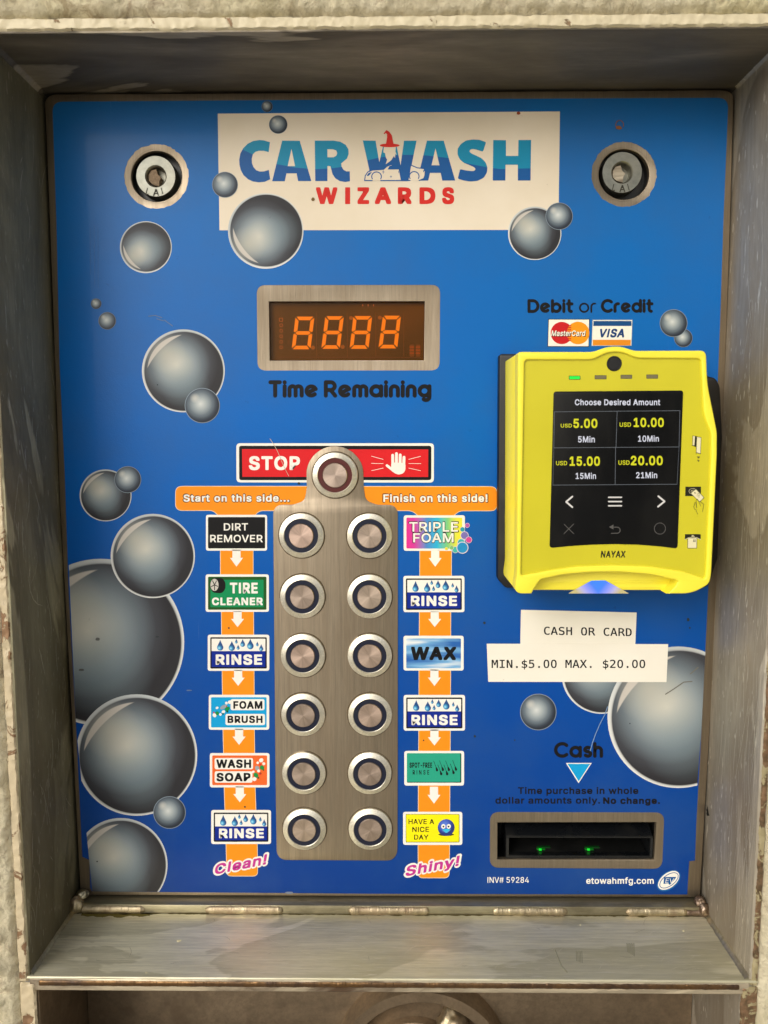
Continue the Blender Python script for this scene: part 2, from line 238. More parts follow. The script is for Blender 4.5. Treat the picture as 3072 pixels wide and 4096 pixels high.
# ---------------------------------------------------------------- lettering outlines (embedded)
FONT = {}
def load_font(key, txt):
    g = {}
    for line in txt.strip('\n').split('\n'):
        ch, rest = line[0], line[1:]; adv, body = rest.split(':'); loops = []
        if body:
            for l in body.split('/'):
                v = [int(t) for t in l.split(',')]; x = y = 0; pts = []
                for i in range(0, len(v), 2): x += v[i]; y += v[i + 1]; pts.append((x, y))
                loops.append(pts)
        g[ch] = (int(adv), loops)
    FONT[key] = g
load_font('S', r'''a389:110,-1,-30,13,-23,20,-17,26,-9,32,7,60,29,37,45,20,147,25,16,16,-2,31,-17,32,-36,18,-49,0,-39,-16,-32,-39,-59,17,16,31,47,42,59,18,52,1,48,-11,43,-29,16,-23,11,-30,4,-39,0,-251,-60,0,0,52,-51,-46,-50,-14/187,46,52,20,30,38,6,22,1,64,-45,-14,-97,-17,-31,-20,-11,-34,10,-33,28,-20
b424:184,-1,-39,25,-33,35,0,-59,-59,0,0,509,61,0,0,-190,47,48,51,17,40,-1,42,-12,36,-24,29,-34,20,-43,10,-52,0,-58,-10,-52,-20,-44,-29,-35,-36,-24,-42,-12/237,48,30,9,24,19,18,25,18,69,-6,75,-12,31,-18,25,-24,18,-30,10,-34,0,-29,-9,-24,-18,-18,-24,-19,-68,7,-78,12,-32,18,-25,24,-18,30,-9
c396:182,-7,-45,13,-39,24,-30,34,-22,44,-10,51,0,57,10,52,22,44,30,34,39,25,45,12,65,-3,48,-18,37,-30,30,-55,-59,-15,-13,27,-20,22,-28,14,-35,5,-34,-5,-28,-15,-21,-23,-25,-63,0,-73,25,-62,21,-23,28,-15,53,-3,32,10,24,18,22,41,59,-15,-22,-46,-35,-35,-45,-22
d424:172,-7,-42,12,-36,24,-28,35,-20,44,-11,52,0,58,11,52,20,43,29,34,36,24,42,12,68,-5,39,-25,31,-34,0,190,61,0,0,-509,-59,0,0,59,-50,-49,-51,-17/221,48,29,9,24,18,19,25,18,69,-6,78,-12,31,-18,24,-24,18,-30,9,-34,0,-30,-10,-24,-18,-18,-25,-18,-67,6,-76,12,-32,19,-25,24,-19,30,-9
e404:185,-7,-47,13,-40,24,-30,34,-22,44,-11,51,0,56,11,52,21,44,30,35,38,24,45,13,71,-4,56,-28,43,-52,13,-36,8,-94,-296,0,0,52,263,0,-28,-19,-12,67,-15,25,-20,20,-26,12,-32,4,-32,-4,-27,-13,-37,-43,-13,-59,8,-89,14,-30,21,-22,26,-15,59,-8,39,9,29,24,14,25,59,-14,-30,-52,-52,-35,-34,-9
f254:228,379,0,-52,-222,0,0,52/81,0,0,432,3,29,12,25,39,33,52,11,56,-9,-18,-52,-43,4,-20,-7,-13,-14,-7,-33,0,-419
g425:187,-150,-68,16,-46,33,-22,32,50,28,21,-25,32,-22,53,-9,42,5,33,17,22,28,7,41,0,74,-48,-47,-51,-16,-39,1,-41,11,-37,22,-28,32,-21,41,-11,51,0,57,11,51,20,43,29,33,36,24,42,12,69,-5,39,-25,32,-34,0,60,59,0,0,-388,-5,-45,-17,-36,-26,-27,-33,-19,-40,-11/222,60,29,8,24,16,18,23,19,65,-7,76,-12,30,-18,25,-24,17,-29,9,-34,0,-30,-9,-24,-18,-19,-25,-18,-65,6,-74,13,-30,18,-23,24,-17,30,-8
h410:114,0,-61,0,0,509,61,0,0,-222,-12,0,22,45,28,30,35,17,40,5,37,-4,31,-11,26,-20,20,-28,12,-36,4,-45,0,-240,-61,0,0,235,-6,40,-17,29,-27,19,-36,6,-49,-12,-35,-34,-12,-40
i167:53,0,0,379,61,0,0,-379/60,449,-18,26,6,31,27,17,32,-6,19,-26,-7,-30,-27,-17
j167:53,379,61,0,0,-409,-12,-60,-16,-23,-21,-16,-75,-14,0,56,44,9,12,14,7,35/60,449,-18,26,6,31,27,17,32,-6,18,-26,-6,-30,-27,-17
k381:110,137,0,75,11,0,163,167,76,0,-176,-180,-7,0/53,0,0,509,61,0,0,-509/294,0,-146,186,43,43,181,-229
l184:60,0,0,509,61,0,0,-509
m610:53,0,0,379,59,0,0,-84,-4,0,24,51,40,30,47,10,38,-6,30,-19,22,-30,12,-36,-9,0,25,48,44,32,56,11,60,-14,25,-18,19,-26,12,-32,4,-41,0,-255,-61,0,0,254,-6,35,-17,24,-26,13,-52,2,-37,-21,-20,-37,-3,-23,0,-247,-61,0,0,260,-5,28,-16,23,-24,15,-51,2,-38,-21,-23,-41,-3,-28,0,-238
n410:114,0,-61,0,0,379,59,0,0,-92,-10,0,22,45,28,30,35,17,40,5,37,-4,31,-11,26,-20,20,-28,12,-36,4,-45,0,-240,-61,0,0,235,-6,40,-17,29,-27,19,-36,6,-49,-12,-35,-34,-12,-40
o415:182,-7,-45,13,-39,24,-30,34,-22,44,-10,51,0,57,10,52,22,44,30,34,39,25,45,12,51,0,45,-12,39,-25,30,-34,22,-44,11,-52,0,-57,-11,-51,-22,-44,-30,-34,-39,-24,-45,-13/226,48,31,9,25,19,18,26,18,67,-6,73,-12,32,-18,26,-25,19,-31,10,-37,0,-31,-10,-24,-19,-19,-26,-18,-68,6,-72,12,-32,19,-26,24,-19,31,-9
p424:53,-143,0,522,59,0,0,-60,49,48,51,17,40,-1,42,-12,36,-24,29,-34,20,-43,10,-52,0,-58,-10,-52,-20,-44,-29,-35,-36,-24,-42,-12,-68,6,-39,25,-31,35,0,-202/237,48,30,9,24,19,18,25,18,69,-6,75,-12,31,-18,25,-24,18,-30,10,-34,0,-29,-9,-24,-18,-18,-24,-19,-68,7,-78,12,-32,18,-25,24,-18,30,-9
q424:372,-143,-61,0,0,202,-48,-49,-51,-17,-40,0,-42,12,-36,24,-28,35,-20,44,-11,52,0,58,11,52,20,43,29,34,36,24,42,12,68,-5,39,-25,33,-34,0,60,59,0/221,48,29,9,24,18,19,25,18,69,-6,78,-12,31,-18,24,-24,18,-30,9,-34,0,-30,-10,-24,-18,-18,-25,-18,-67,6,-76,12,-32,19,-25,24,-19,30,-9
r259:53,0,0,379,59,0,3,-58,15,26,22,20,29,13,62,4,-1,-61,-48,2,-45,-16,-28,-36,-7,-23,0,-250
s365:128,-2,-56,29,-19,23,-17,44,58,13,11,-28,19,-19,26,-11,67,1,27,12,18,19,6,22,-14,33,-42,19,-87,22,-38,19,-26,26,-13,33,0,35,9,29,18,24,25,20,67,21,72,-6,51,-29,34,-59,-56,-13,-25,39,-24,12,-32,5,-31,-4,-25,-12,-17,-18,-5,-22,3,-19,32,-26,110,-30,38,-19,25,-25,13,-33,0,-35,-9,-29,-19,-26,-26,-20,-34,-15,-39,-7
t227:204,379,0,-52,-198,0,0,52/65,471,61,0,0,-373,10,-37,34,-11,32,4,11,-52,-45,-6,-43,6,-33,19,-20,31,-7,41
u410:164,-4,-34,8,-29,16,-23,24,-16,32,-9,63,0,240,61,0,0,-235,5,-39,18,-30,27,-19,36,-6,49,12,34,35,13,56,0,226,61,0,0,-379,-59,0,0,92,9,0,-21,-45,-29,-30,-35,-17
v389:163,0,-146,379,67,0,87,-241,35,-117,-22,0,40,134,81,224,66,0,-145,-379
w567:138,0,-115,379,64,0,62,-222,26,-116,-10,0,41,173,46,165,64,0,60,-222,26,-116,-11,0,43,173,46,165,65,0,-116,-379,-61,0,-60,212,-31,126,14,0,-28,-113,-64,-225
x379:21,0,150,218,0,-47,-142,208,71,0,107,-173,-32,0,107,173,70,0,-143,-210,0,45,149,-214,-71,0,-114,182,32,0,-114,-182
y389:61,-86,35,-4,28,10,22,32,17,47,-146,380,67,0,81,-224,41,-134,-22,0,40,134,81,224,66,0,-167,-437,-27,-49,-38,-29,-48,-9,-37,4
z380:42,0,0,46,212,274,-206,3,0,56,285,0,0,-48,-207,-271,213,-4,0,-56
A480:16,0,185,509,75,0,187,-509,-68,0,-108,302,-55,176,13,0,-54,-176,-106,-302/110,142,0,57,260,0,0,-57
B456:60,0,0,509,206,-1,44,-9,35,-18,26,-25,17,-30,9,-34,-5,-61,-27,-38,-50,-31,48,-17,39,-42,12,-30,4,-37,-5,-36,-13,-33,-23,-28,-33,-21,-43,-14/125,57,147,1,43,12,26,22,13,28,-6,53,-31,38,-53,19,-139,1/125,285,127,1,47,16,30,35,5,51,-11,29,-24,22,-36,11,-138,2
C510:235,-5,-58,16,-51,31,-40,46,-29,58,-15,69,0,78,15,69,29,59,40,45,51,32,58,16,88,-5,65,-28,50,-48,35,-85,-65,0,-19,47,-32,33,-42,21,-48,7,-44,-6,-39,-18,-34,-29,-25,-39,-16,-50,-6,-60,6,-60,16,-49,26,-40,33,-29,39,-17,69,-4,45,14,38,27,26,40,7,24,65,0,-25,-69,-46,-53,-61,-33,-36,-9
D502:96,0,0,57,148,1,52,12,41,24,31,34,20,44,10,54,0,59,-10,52,-20,44,-30,34,-39,23,-50,12,-156,2,0,57,168,-2,64,-15,52,-31,41,-43,28,-57,14,-68,0,-76,-14,-68,-29,-57,-41,-44,-54,-31,-66,-15/125,509,0,-509,-65,0,0,509
E419:60,0,0,509,312,0,0,-57,-247,0,0,-166,230,0,0,-57,-230,0,0,-172,250,0,0,-57
F410:60,0,0,509,309,0,0,-57,-244,0,0,-174,221,0,0,-57,-221,0,0,-221
G520:236,-5,-60,16,-51,32,-40,45,-28,58,-15,69,0,78,15,69,28,59,40,45,50,32,58,16,89,-5,67,-29,50,-49,35,-82,-66,0,-21,44,-31,34,-41,21,-50,8,-43,-6,-39,-18,-33,-28,-25,-40,-16,-50,-6,-60,6,-60,16,-49,26,-40,33,-29,40,-17,45,-6,40,4,36,14,29,22,22,30,14,37,5,42,-132,-3,0,57,195,0,-2,-86,-13,-55,-27,-46,-37,-36,-47,-25,-54,-13
H517:60,0,0,509,65,0,0,-220,267,0,0,220,65,0,0,-509,-65,0,0,232,-267,0,0,-232
I190:62,0,0,509,66,0,0,-509
J396:153,-4,-55,19,-41,40,-21,56,-3,62,65,0,1,-50,12,-35,23,-24,32,-13,38,0,31,13,23,24,14,57,0,364,64,0,0,-364,-10,-64,-32,-48,-48,-30,-29,-7
K467:104,145,0,71,108,128,152,165,84,0,-217,-233/60,0,0,509,65,0,0,-509/372,0,-184,259,40,50,221,-309
L393:60,0,0,509,65,0,0,-452,236,0,0,-57
M628:60,0,0,509,92,0,128,-328,42,-132,-15,0,45,138,124,322,92,0,0,-509,-64,0,0,317,3,140,6,0,-57,-166,-114,-291,-56,0,-118,297,-56,160,7,0,3,-157,0,-300
N523:60,0,0,509,76,0,211,-333,67,-121,-9,-1,-6,141,0,314,64,0,0,-509,-76,0,-185,290,-94,162,11,2,6,-163,0,-291
O533:235,-5,-58,16,-51,31,-40,46,-29,58,-15,69,0,78,15,69,29,59,40,45,51,32,58,16,64,0,58,-16,51,-32,40,-45,29,-59,14,-69,0,-78,-14,-69,-29,-58,-40,-46,-51,-31,-58,-16/289,54,41,12,37,23,29,34,22,45,11,55,0,63,-11,55,-22,45,-29,34,-37,23,-41,11,-44,0,-42,-11,-36,-23,-30,-35,-21,-45,-11,-55,0,-62,11,-55,21,-45,30,-34,36,-23,42,-12
P445:60,0,0,509,203,-2,49,-10,38,-21,29,-29,19,-36,9,-41,0,-45,-9,-41,-19,-36,-29,-29,-38,-21,-49,-11,-154,-1,0,56,143,1,32,7,24,14,19,18,17,51,-6,56,-12,24,-18,18,-24,13,-33,7,-126,1,0,-452
Q533:245,159,68,0,155,-207,-67,0,-70,94/235,-5,-58,16,-51,31,-40,46,-29,58,-15,69,0,78,15,69,29,59,40,45,51,32,58,16,64,0,58,-16,51,-32,40,-45,29,-59,14,-69,0,-78,-14,-69,-29,-58,-40,-46,-51,-31,-58,-16/289,54,41,12,37,23,29,34,22,45,11,55,0,63,-11,55,-22,45,-29,34,-37,23,-41,11,-44,0,-42,-11,-36,-23,-30,-35,-21,-45,-11,-55,0,-62,11,-55,21,-45,30,-34,36,-23,42,-12
R449:60,0,0,509,204,-2,49,-10,38,-19,29,-28,19,-35,9,-41,0,-44,-9,-40,-19,-35,-29,-27,-39,-19,-48,-10,-168,-1,0,57,156,1,57,17,18,17,17,48,-5,55,-12,22,-18,18,-25,12,-32,6,-127,1,0,-452/353,0,-123,229,73,0,125,-229
S447:197,-8,-48,9,-41,18,-32,26,-22,32,-16,60,66,0,6,-27,32,-39,52,-19,63,0,54,22,30,40,1,47,-26,32,-44,21,-118,35,-49,25,-34,33,-17,41,-1,45,12,38,22,32,32,25,39,18,45,8,49,0,44,-9,38,-17,31,-25,22,-30,14,-55,-64,0,-11,34,-24,25,-35,16,-73,3,-49,-21,-27,-37,1,-46,29,-33,43,-19,133,-42,45,-29,32,-44,6,-30,0,-37,-11,-37,-22,-33,-31,-27,-41,-19,-50,-10
T449:32,452,0,57,385,0,0,-57,-160,0,0,-452,-64,0,0,452
U517:230,-7,-53,12,-44,23,-35,32,-24,41,-14,72,0,336,64,0,0,-331,4,-34,13,-31,19,-26,27,-19,33,-12,39,-4,39,4,33,12,26,19,20,26,12,31,4,34,0,331,64,0,0,-336,-6,-49,-18,-44,-30,-37,-40,-28,-48,-17
V480:204,0,-188,509,68,0,113,-317,51,-161,-13,0,55,175,105,303,68,0,-185,-509
W686:155,0,-139,509,66,0,84,-326,31,-143,-8,0,35,156,82,313,74,0,85,-326,32,-143,-9,0,35,156,80,313,67,0,-140,-509,-75,0,-87,323,-32,152,14,0,-32,-152,-88,-323
X474:18,0,199,284,0,-48,-188,273,75,0,115,-172,24,-45,-11,0,40,69,102,148,72,0,-187,-270,0,48,197,-287,-74,0,-128,188,-24,43,14,0,-38,-65,-115,-166
Y472:203,0,0,208,-187,301,75,0,124,-204,35,-75,-26,0,56,114,101,165,74,0,-187,-301,0,-208
Z438:42,0,0,46,239,350,60,80,7,-22,-125,-2,-183,0,0,57,357,0,0,-47,-228,-333,-72,-96,-7,21,124,3,185,0,0,-57
0453:199,-5,-48,16,-40,30,-31,45,-20,58,-11,70,0,80,11,70,21,58,31,45,39,31,49,16,54,0,48,-16,40,-31,30,-45,21,-58,11,-70,0,-80,-11,-70,-20,-58,-31,-45,-40,-30,-48,-16/245,51,31,12,27,24,20,35,13,46,7,117,-7,56,-13,46,-20,35,-27,24,-31,12,-36,0,-32,-12,-26,-24,-20,-35,-14,-46,-7,-118,7,-55,14,-46,20,-35,26,-24,32,-12
1453:76,0,0,55,315,0,0,-55/276,509,0,-509,-64,0,0,448,-126,-90,0,69,112,82
2453:64,0,0,47,184,196,43,51,24,43,4,48,-18,43,-39,26,-53,5,-47,-18,-28,-39,-7,-40,-61,0,5,43,15,37,25,31,32,23,39,15,43,5,43,-5,38,-14,31,-23,24,-29,15,-34,2,-66,-21,-55,-51,-67,-153,-166,236,0,0,-57
3453:195,-6,-43,8,-38,17,-31,24,-23,31,-16,58,65,0,17,-45,39,-28,54,-9,56,11,40,32,10,23,1,56,-27,45,-24,17,-33,10,-85,4,0,51,131,153,-218,0,0,57,302,0,0,-48,-161,-183,0,11,53,-1,44,-12,36,-23,27,-31,16,-36,6,-41,-6,-42,-17,-37,-26,-30,-35,-24,-43,-14
4453:40,105,0,53,207,351,64,0,-202,-343,0,-3,304,0,0,-58/282,0,0,318,61,0,0,-318
5453:199,-6,-40,9,-36,18,-29,24,-21,31,-13,54,62,0,16,-41,35,-29,48,-10,55,14,38,40,14,58,-14,59,-39,41,-27,11,-56,2,-47,-17,-17,-12,-61,7,29,256,270,0,0,-57,-215,0,-15,-151,42,24,51,9,65,-13,51,-36,34,-54,12,-68,-6,-46,-16,-41,-26,-35,-34,-26,-41,-16
6453:203,-5,-42,10,-36,21,-29,30,-21,38,-10,44,0,42,24,81,29,50,134,198,70,0,-171,-248,-6,0,20,27,31,19,39,7,43,-5,38,-14,30,-24,24,-31,14,-39,5,-44,-5,-45,-16,-39,-25,-34,-33,-25,-39,-16/267,56,40,34,20,52,-7,59,-31,43,-48,20,-55,-6,-41,-33,-19,-51,6,-60,31,-44,49,-21
7453:97,0,226,448,0,4,-261,0,0,57,329,0,0,-60,-226,-449
8453:201,-6,-45,9,-39,18,-31,26,-22,31,-11,37,6,66,31,50,63,36,-34,15,-26,26,-17,34,-6,38,5,37,15,33,24,27,32,21,38,13,42,5,43,-5,37,-13,31,-21,24,-27,16,-33,5,-37,-6,-38,-17,-34,-26,-26,-33,-15,39,-18,41,-41,20,-57,-1,-36,-11,-37,-22,-31,-31,-26,-39,-18,-45,-9/272,55,43,27,21,44,-7,51,-34,39,-53,18,-60,-6,-44,-29,-22,-47,7,-50,33,-36,54,-16/263,296,37,25,18,42,-5,47,-28,34,-45,15,-52,-5,-37,-25,-17,-41,5,-47,29,-35,45,-16
9453:249,514,42,-11,37,-21,28,-30,21,-38,11,-43,0,-43,-25,-80,-29,-51,-134,-197,-70,0,171,248,6,0,-20,-27,-30,-19,-39,-7,-43,4,-38,15,-31,23,-23,32,-15,38,-4,45,5,45,16,39,25,33,33,25,39,16/186,452,-41,-33,-19,-52,7,-59,30,-43,49,-21,55,7,40,33,20,51,-7,59,-30,44,-49,21
.188:70,3,-20,29,7,34,29,20,35,-7,19,-29,-6,-34,-30,-20
#440:242,0,84,509,51,0,-83,-509/10,140,9,52,381,0,-9,-52/64,0,83,509,51,0,-83,-509/40,316,9,52,380,0,-8,-52
!196:67,160,-4,349,69,0,-4,-349/73,3,-20,29,7,34,29,20,34,-7,20,-29,-7,-34,-29,-20
-453:337,244,0,-56,-223,0,0,56
$447:202,-74,0,657,42,0,0,-657/197,-8,-48,9,-41,18,-32,26,-22,32,-16,60,66,0,6,-27,32,-39,52,-19,63,0,54,22,30,40,1,47,-26,32,-44,21,-118,35,-49,25,-34,33,-17,41,-1,45,12,38,22,32,32,25,39,18,45,8,49,0,44,-9,38,-17,31,-25,22,-30,14,-55,-64,0,-11,34,-24,25,-35,16,-73,3,-49,-21,-27,-37,1,-46,29,-33,43,-19,133,-42,45,-29,32,-44,6,-30,0,-37,-11,-37,-22,-33,-31,-27,-41,-19,-50,-10''')
load_font('M', r'''C429:374,18,-55,-21,-60,-7,-47,4,-42,14,-36,22,-30,31,-25,39,-17,46,-14,113,14,114,18,46,24,39,30,31,36,22,42,14,92,0,70,-24,0,-72,-56,32,-59,11,-60,-13,-43,-40,-26,-66,-8,-94,8,-93,26,-66,43,-40,60,-13,60,11,55,33
A429:214,458,-74,-266,149,0/172,520,85,0,159,-520,-72,0,-39,135,-182,0,-37,-135,-73,0
S429:352,502,0,-71,-64,31,-65,10,-44,-6,-35,-17,-21,-27,-7,-36,4,-30,15,-22,27,-17,114,-31,54,-27,34,-37,16,-50,-1,-65,-23,-56,-45,-39,-67,-20,-96,2,-93,27,0,75,76,-37,72,-12,47,6,36,18,22,28,7,39,-5,34,-15,25,-28,18,-114,32,-53,24,-33,34,-17,44,1,60,24,56,46,41,62,21,83,-2
H429:48,520,70,0,0,-213,193,0,0,213,71,0,0,-520,-71,0,0,248,-193,0,0,-248,-70,0
O429:314,313,-12,81,-24,51,-39,24,-49,0,-39,-24,-24,-51,-11,-81,0,-107,11,-81,24,-50,39,-25,49,0,39,25,24,49,12,82/386,196,-22,-102,-18,-37,-25,-29,-30,-21,-35,-13,-42,-4,-41,4,-35,13,-30,20,-24,29,-19,38,-22,102,0,127,22,102,19,37,24,30,30,21,35,12,41,4,42,-4,35,-12,30,-21,25,-30,18,-37,22,-102
R429:265,245,46,-26,48,-77,70,-142,-75,0,-75,157,-24,36,-23,18,-28,8,-84,1,0,-220,-70,0,0,520,185,-3,66,-19,45,-38,23,-56,1,-59,-14,-42,-28,-32/120,462,0,-184,101,1,38,11,24,23,13,35,0,43,-13,34,-27,24,-38,12
D429:193,61,62,21,21,19,26,62,9,96,-9,98,-26,61,-21,19,-62,22,-75,3,0,-404/209,516,48,-12,40,-20,32,-28,24,-36,18,-44,11,-54,0,-125,-11,-53,-18,-45,-24,-36,-32,-27,-40,-20,-48,-12,-161,-4,0,520
M429:30,520,94,0,90,-265,90,265,95,0,0,-520,-65,0,0,459,-93,-274,-53,0,-93,274,0,-459,-65,0
I429:70,520,289,0,0,-59,-109,0,0,-402,109,0,0,-59,-289,0,0,59,109,0,0,402,-109,0
N429:48,520,90,0,175,-428,0,428,68,0,0,-520,-89,0,-176,428,0,-428,-68,0
X429:30,520,76,0,114,-196,116,196,76,0,-156,-245,167,-275,-76,0,-127,224,-138,-224,-76,0,174,275
.429:170,106,88,0,0,-106,-88,0
$429:241,202,0,-151,34,6,26,15,16,24,5,31,-4,29,-15,21,-25,16/206,268,0,144,-32,-6,-24,-15,-16,-23,-5,-29,5,-27,14,-21,24,-14/241,-105,-35,0,0,105,-71,10,-69,22,0,63,70,-33,70,-13,0,160,-61,16,-44,26,-26,37,-9,47,9,49,28,39,44,25,59,12,0,82,35,0,0,-82,113,-21,0,-61,-57,24,-56,9,0,-150,63,-16,46,-28,28,-39,10,-49,-10,-49,-31,-40,-46,-28,-60,-11
5429:72,520,263,0,0,-59,-199,0,0,-128,61,11,72,-12,56,-36,35,-56,12,-73,-12,-74,-37,-56,-59,-35,-77,-12,-76,5,-61,17,0,72,64,-26,66,-9,52,8,38,23,24,37,8,50,-9,49,-24,37,-39,24,-80,6,-78,-24
2429:130,59,239,0,0,-59,-316,0,0,59,114,121,67,75,47,68,12,54,-6,39,-19,29,-31,19,-40,6,-66,-11,-74,-35,0,71,71,26,68,8,69,-10,54,-30,35,-47,11,-60,-15,-67,-51,-73
0429:191,470,-36,-26,-24,-53,-12,-81,0,-101,12,-81,24,-53,36,-26,47,0,36,26,25,53,12,81,0,101,-12,81,-25,53,-36,26/214,529,40,-4,34,-13,28,-21,24,-30,32,-85,11,-117,-11,-116,-32,-85,-24,-30,-28,-21,-34,-13,-40,-4,-39,4,-34,13,-28,21,-24,30,-32,85,-11,116,11,117,32,85,24,30,28,21,34,13''')
def inside(pt, poly):
    c = False; x, y = pt
    for i in range(len(poly)):
        (x0, y0), (x1, y1) = poly[i - 1], poly[i]
        if (y0 > y) != (y1 > y) and x < (x1 - x0) * (y - y0) / (y1 - y0) + x0: c = not c
    return c
def layout(s, font, grow, track=0):
    """list of shapes (outer + holes) in em/1000"""
    x = 0; shapes = []; g = FONT[font]
    for ch in s:
        if ch == ' ': x += (429 if font == 'M' else 195) + track; continue
        adv, loops = g[ch]; loops = [[(px + x, py) for px, py in l] for l in loops]
        if len(loops) > 1: loops.sort(key=lambda l: -abs(area(l)))
        outs = []
        for l in loops:
            host = next((o for o in outs if inside(l[0], o[0])), None)
            if host: host.append(l)
            else: outs.append([l])
        for o in outs:
            if grow: o[:] = [offset(o[0], grow)] + [offset(h, -grow, 1.5) for h in o[1:]]
            shapes.append(o)
        x += adv + track
    return shapes
def text(name, s, z, x0, x1, base, cap, mat, parent, n=None, d=None, font='S', grow=0, extra=0, slant=0, slope=0, track=0, label=None, caph=None):
    """lettering fitted between x0 and x1 (zone pixels), cap height from `cap` to `base`. Weight comes from laying the outline
    several times, shifted by `grow` (em/1000) and each copy a hair above the last; extra widens it further for a border"""
    grow *= .7; sh = layout(s, font, 0, track + grow * 1.7)
    ax = [p[0] for l in sh for p in l[0]]; mn, mx_ = min(ax) - grow, max(ax) + grow
    ch = (caph or (520 if font == 'M' else 509)) + 2 * grow
    sx = (x1 - x0 - abs(slant) * (base - cap)) / (mx_ - mn); sy = (base - cap) / ch
    rx, ry = grow * sx + extra, grow * sy + extra
    if grow or extra:
        dirs = [(math.cos(a * math.pi / 8), math.sin(a * math.pi / 8)) for a in range(16)] if extra else [(1, 0), (-1, 0), (0, 1), (0, -1), (.88, .88), (-.88, .88), (.88, -.88), (-.88, -.88)]
        if rx > 60 * sx: dirs = dirs + [(a * .5, b * .5) for a, b in dirs[:: 2 if extra else 1]]
    else: dirs = [(0, 0)]
    if d is None: d = lay(n or 0)
    V, F = [], []
    for k, loops in enumerate(sh):
        fl, tr = tess([[((px - mn) * sx, (py + grow) * sy) for px, py in l] for l in loops])
        for j, (ux, uy) in enumerate(dirs):
            pts = []
            for px, py in fl:
                px, py = px + ux * rx, py + uy * ry; pts.append(q(z, x0 + px + slant * py, base - py + slope * px))
            put(V, F, pts, tr, d + j * 7e-7 + (k % 2) * 3e-7)
    return mk(name, V, F, mat, parent, label=label)
# rounded display lettering drawn as strokes, unit = cap height
XH = .70
def _ar(cx, cy, r, a0, a1, n=14, ry=None): return arc(cx, cy, r, ry or r, a0, a1, n)
RG = {
 'T': (.66, [[(0, 1), (.66, 1)], [(.33, 1), (.33, 0)]]),
 'i': (0, [[(0, XH), (0, 0)], [(0, .985), (0, 1)]]),
 'm': (.86, [[(0, 0), (0, XH - .21)] + _ar(.215, XH - .215, .215, 180, 0) + [(.43, 0)], [(.43, XH - .21)] + _ar(.645, XH - .215, .215, 180, 0) + [(.86, 0)]]),
 'n': (.5, [[(0, 0), (0, XH - .25)] + _ar(.25, XH - .25, .25, 180, 0) + [(.5, 0)]]),
 'h': (.5, [[(0, 0), (0, 1)], [(0, XH - .25)] + _ar(.25, XH - .25, .25, 180, 0) + [(.5, 0)]]),
 'e': (.66, [[(.12, .22), (.62, .5)] + _ar(.34, XH / 2, .34, 25, 315, 20)]),
 'a': (.7, [_ar(.35, XH / 2, .35, 0, 360, 24), [(.7, XH), (.7, 0)]]),
 'd': (.7, [_ar(.35, XH / 2, .35, 0, 360, 24), [(.7, 1), (.7, 0)]]),
 'b': (.7, [_ar(.35, XH / 2, .35, 0, 360, 24), [(0, 1), (0, 0)]]),
 'g': (.7, [_ar(.35, XH / 2, .35, 0, 360, 24), [(.7, XH), (.7, -.08)] + _ar(.45, -.08, .25, 0, -130, 8)]),
 'o': (.7, [_ar(.35, XH / 2, .35, 0, 360, 24)]),
 'r': (.34, [[(0, 0), (0, XH - .25)] + _ar(.27, XH - .27, .27, 180, 80, 8)]),
 't': (.42, [[(.14, 1), (.14, .2)] + _ar(.34, .2, .2, 180, 270, 5), [(0, XH), (.4, XH)]]),
 's': (.46, [_ar(.25, .53, .22, 50, 270, 10, .17) + _ar(.25, .18, .22, 90, -140, 10, .18)]),
 'R': (.66, [[(0, 0), (0, 1), (.34, 1)] + _ar(.34, .71, .29, 90, -90) + [(.16, .42)], [(.34, .42), (.66, 0)]]),
 'D': (.8, [[(.34, 0), (0, 0), (0, 1), (.34, 1)] + _ar(.34, .5, .47, 90, -90, 16, .5) + [(.3, 0)]]),
 'C': (.84, [_ar(.5, .5, .5, 48, 312, 24)]),
}
def rtext(name, s, z, x0, x1, base, cap, wt_, mat, parent, n=0, wts=None, label=None):
    h = base - cap; k = 0; items = []; x = 0; gap = wt_ / h + .11
    for i, ch in enumerate(s):
        if ch == ' ': x += .36; continue
        w, st = RG[ch]; items.append((i, x, st)); x += w + gap
    tot = x - gap; sc = (x1 - x0 - wt_) / tot; sy = h - wt_
    V, F = [], []; s_ = ZONES[z][2]
    for i, ox, st in items:
        w = wts[i] if wts else wt_
        for pl in st:
            pts = Q(z, [(x0 + wt_ / 2 + (ox + a) * sc, base - wt_ / 2 - b * sy) for a, b in pl])
            k += 1
            for v2, f2 in strip(pts, w * s_): k += 1; put(V, F, v2, f2, lay(n) + k * 6e-7)
    return mk(name, V, F, mat, parent, label=label)
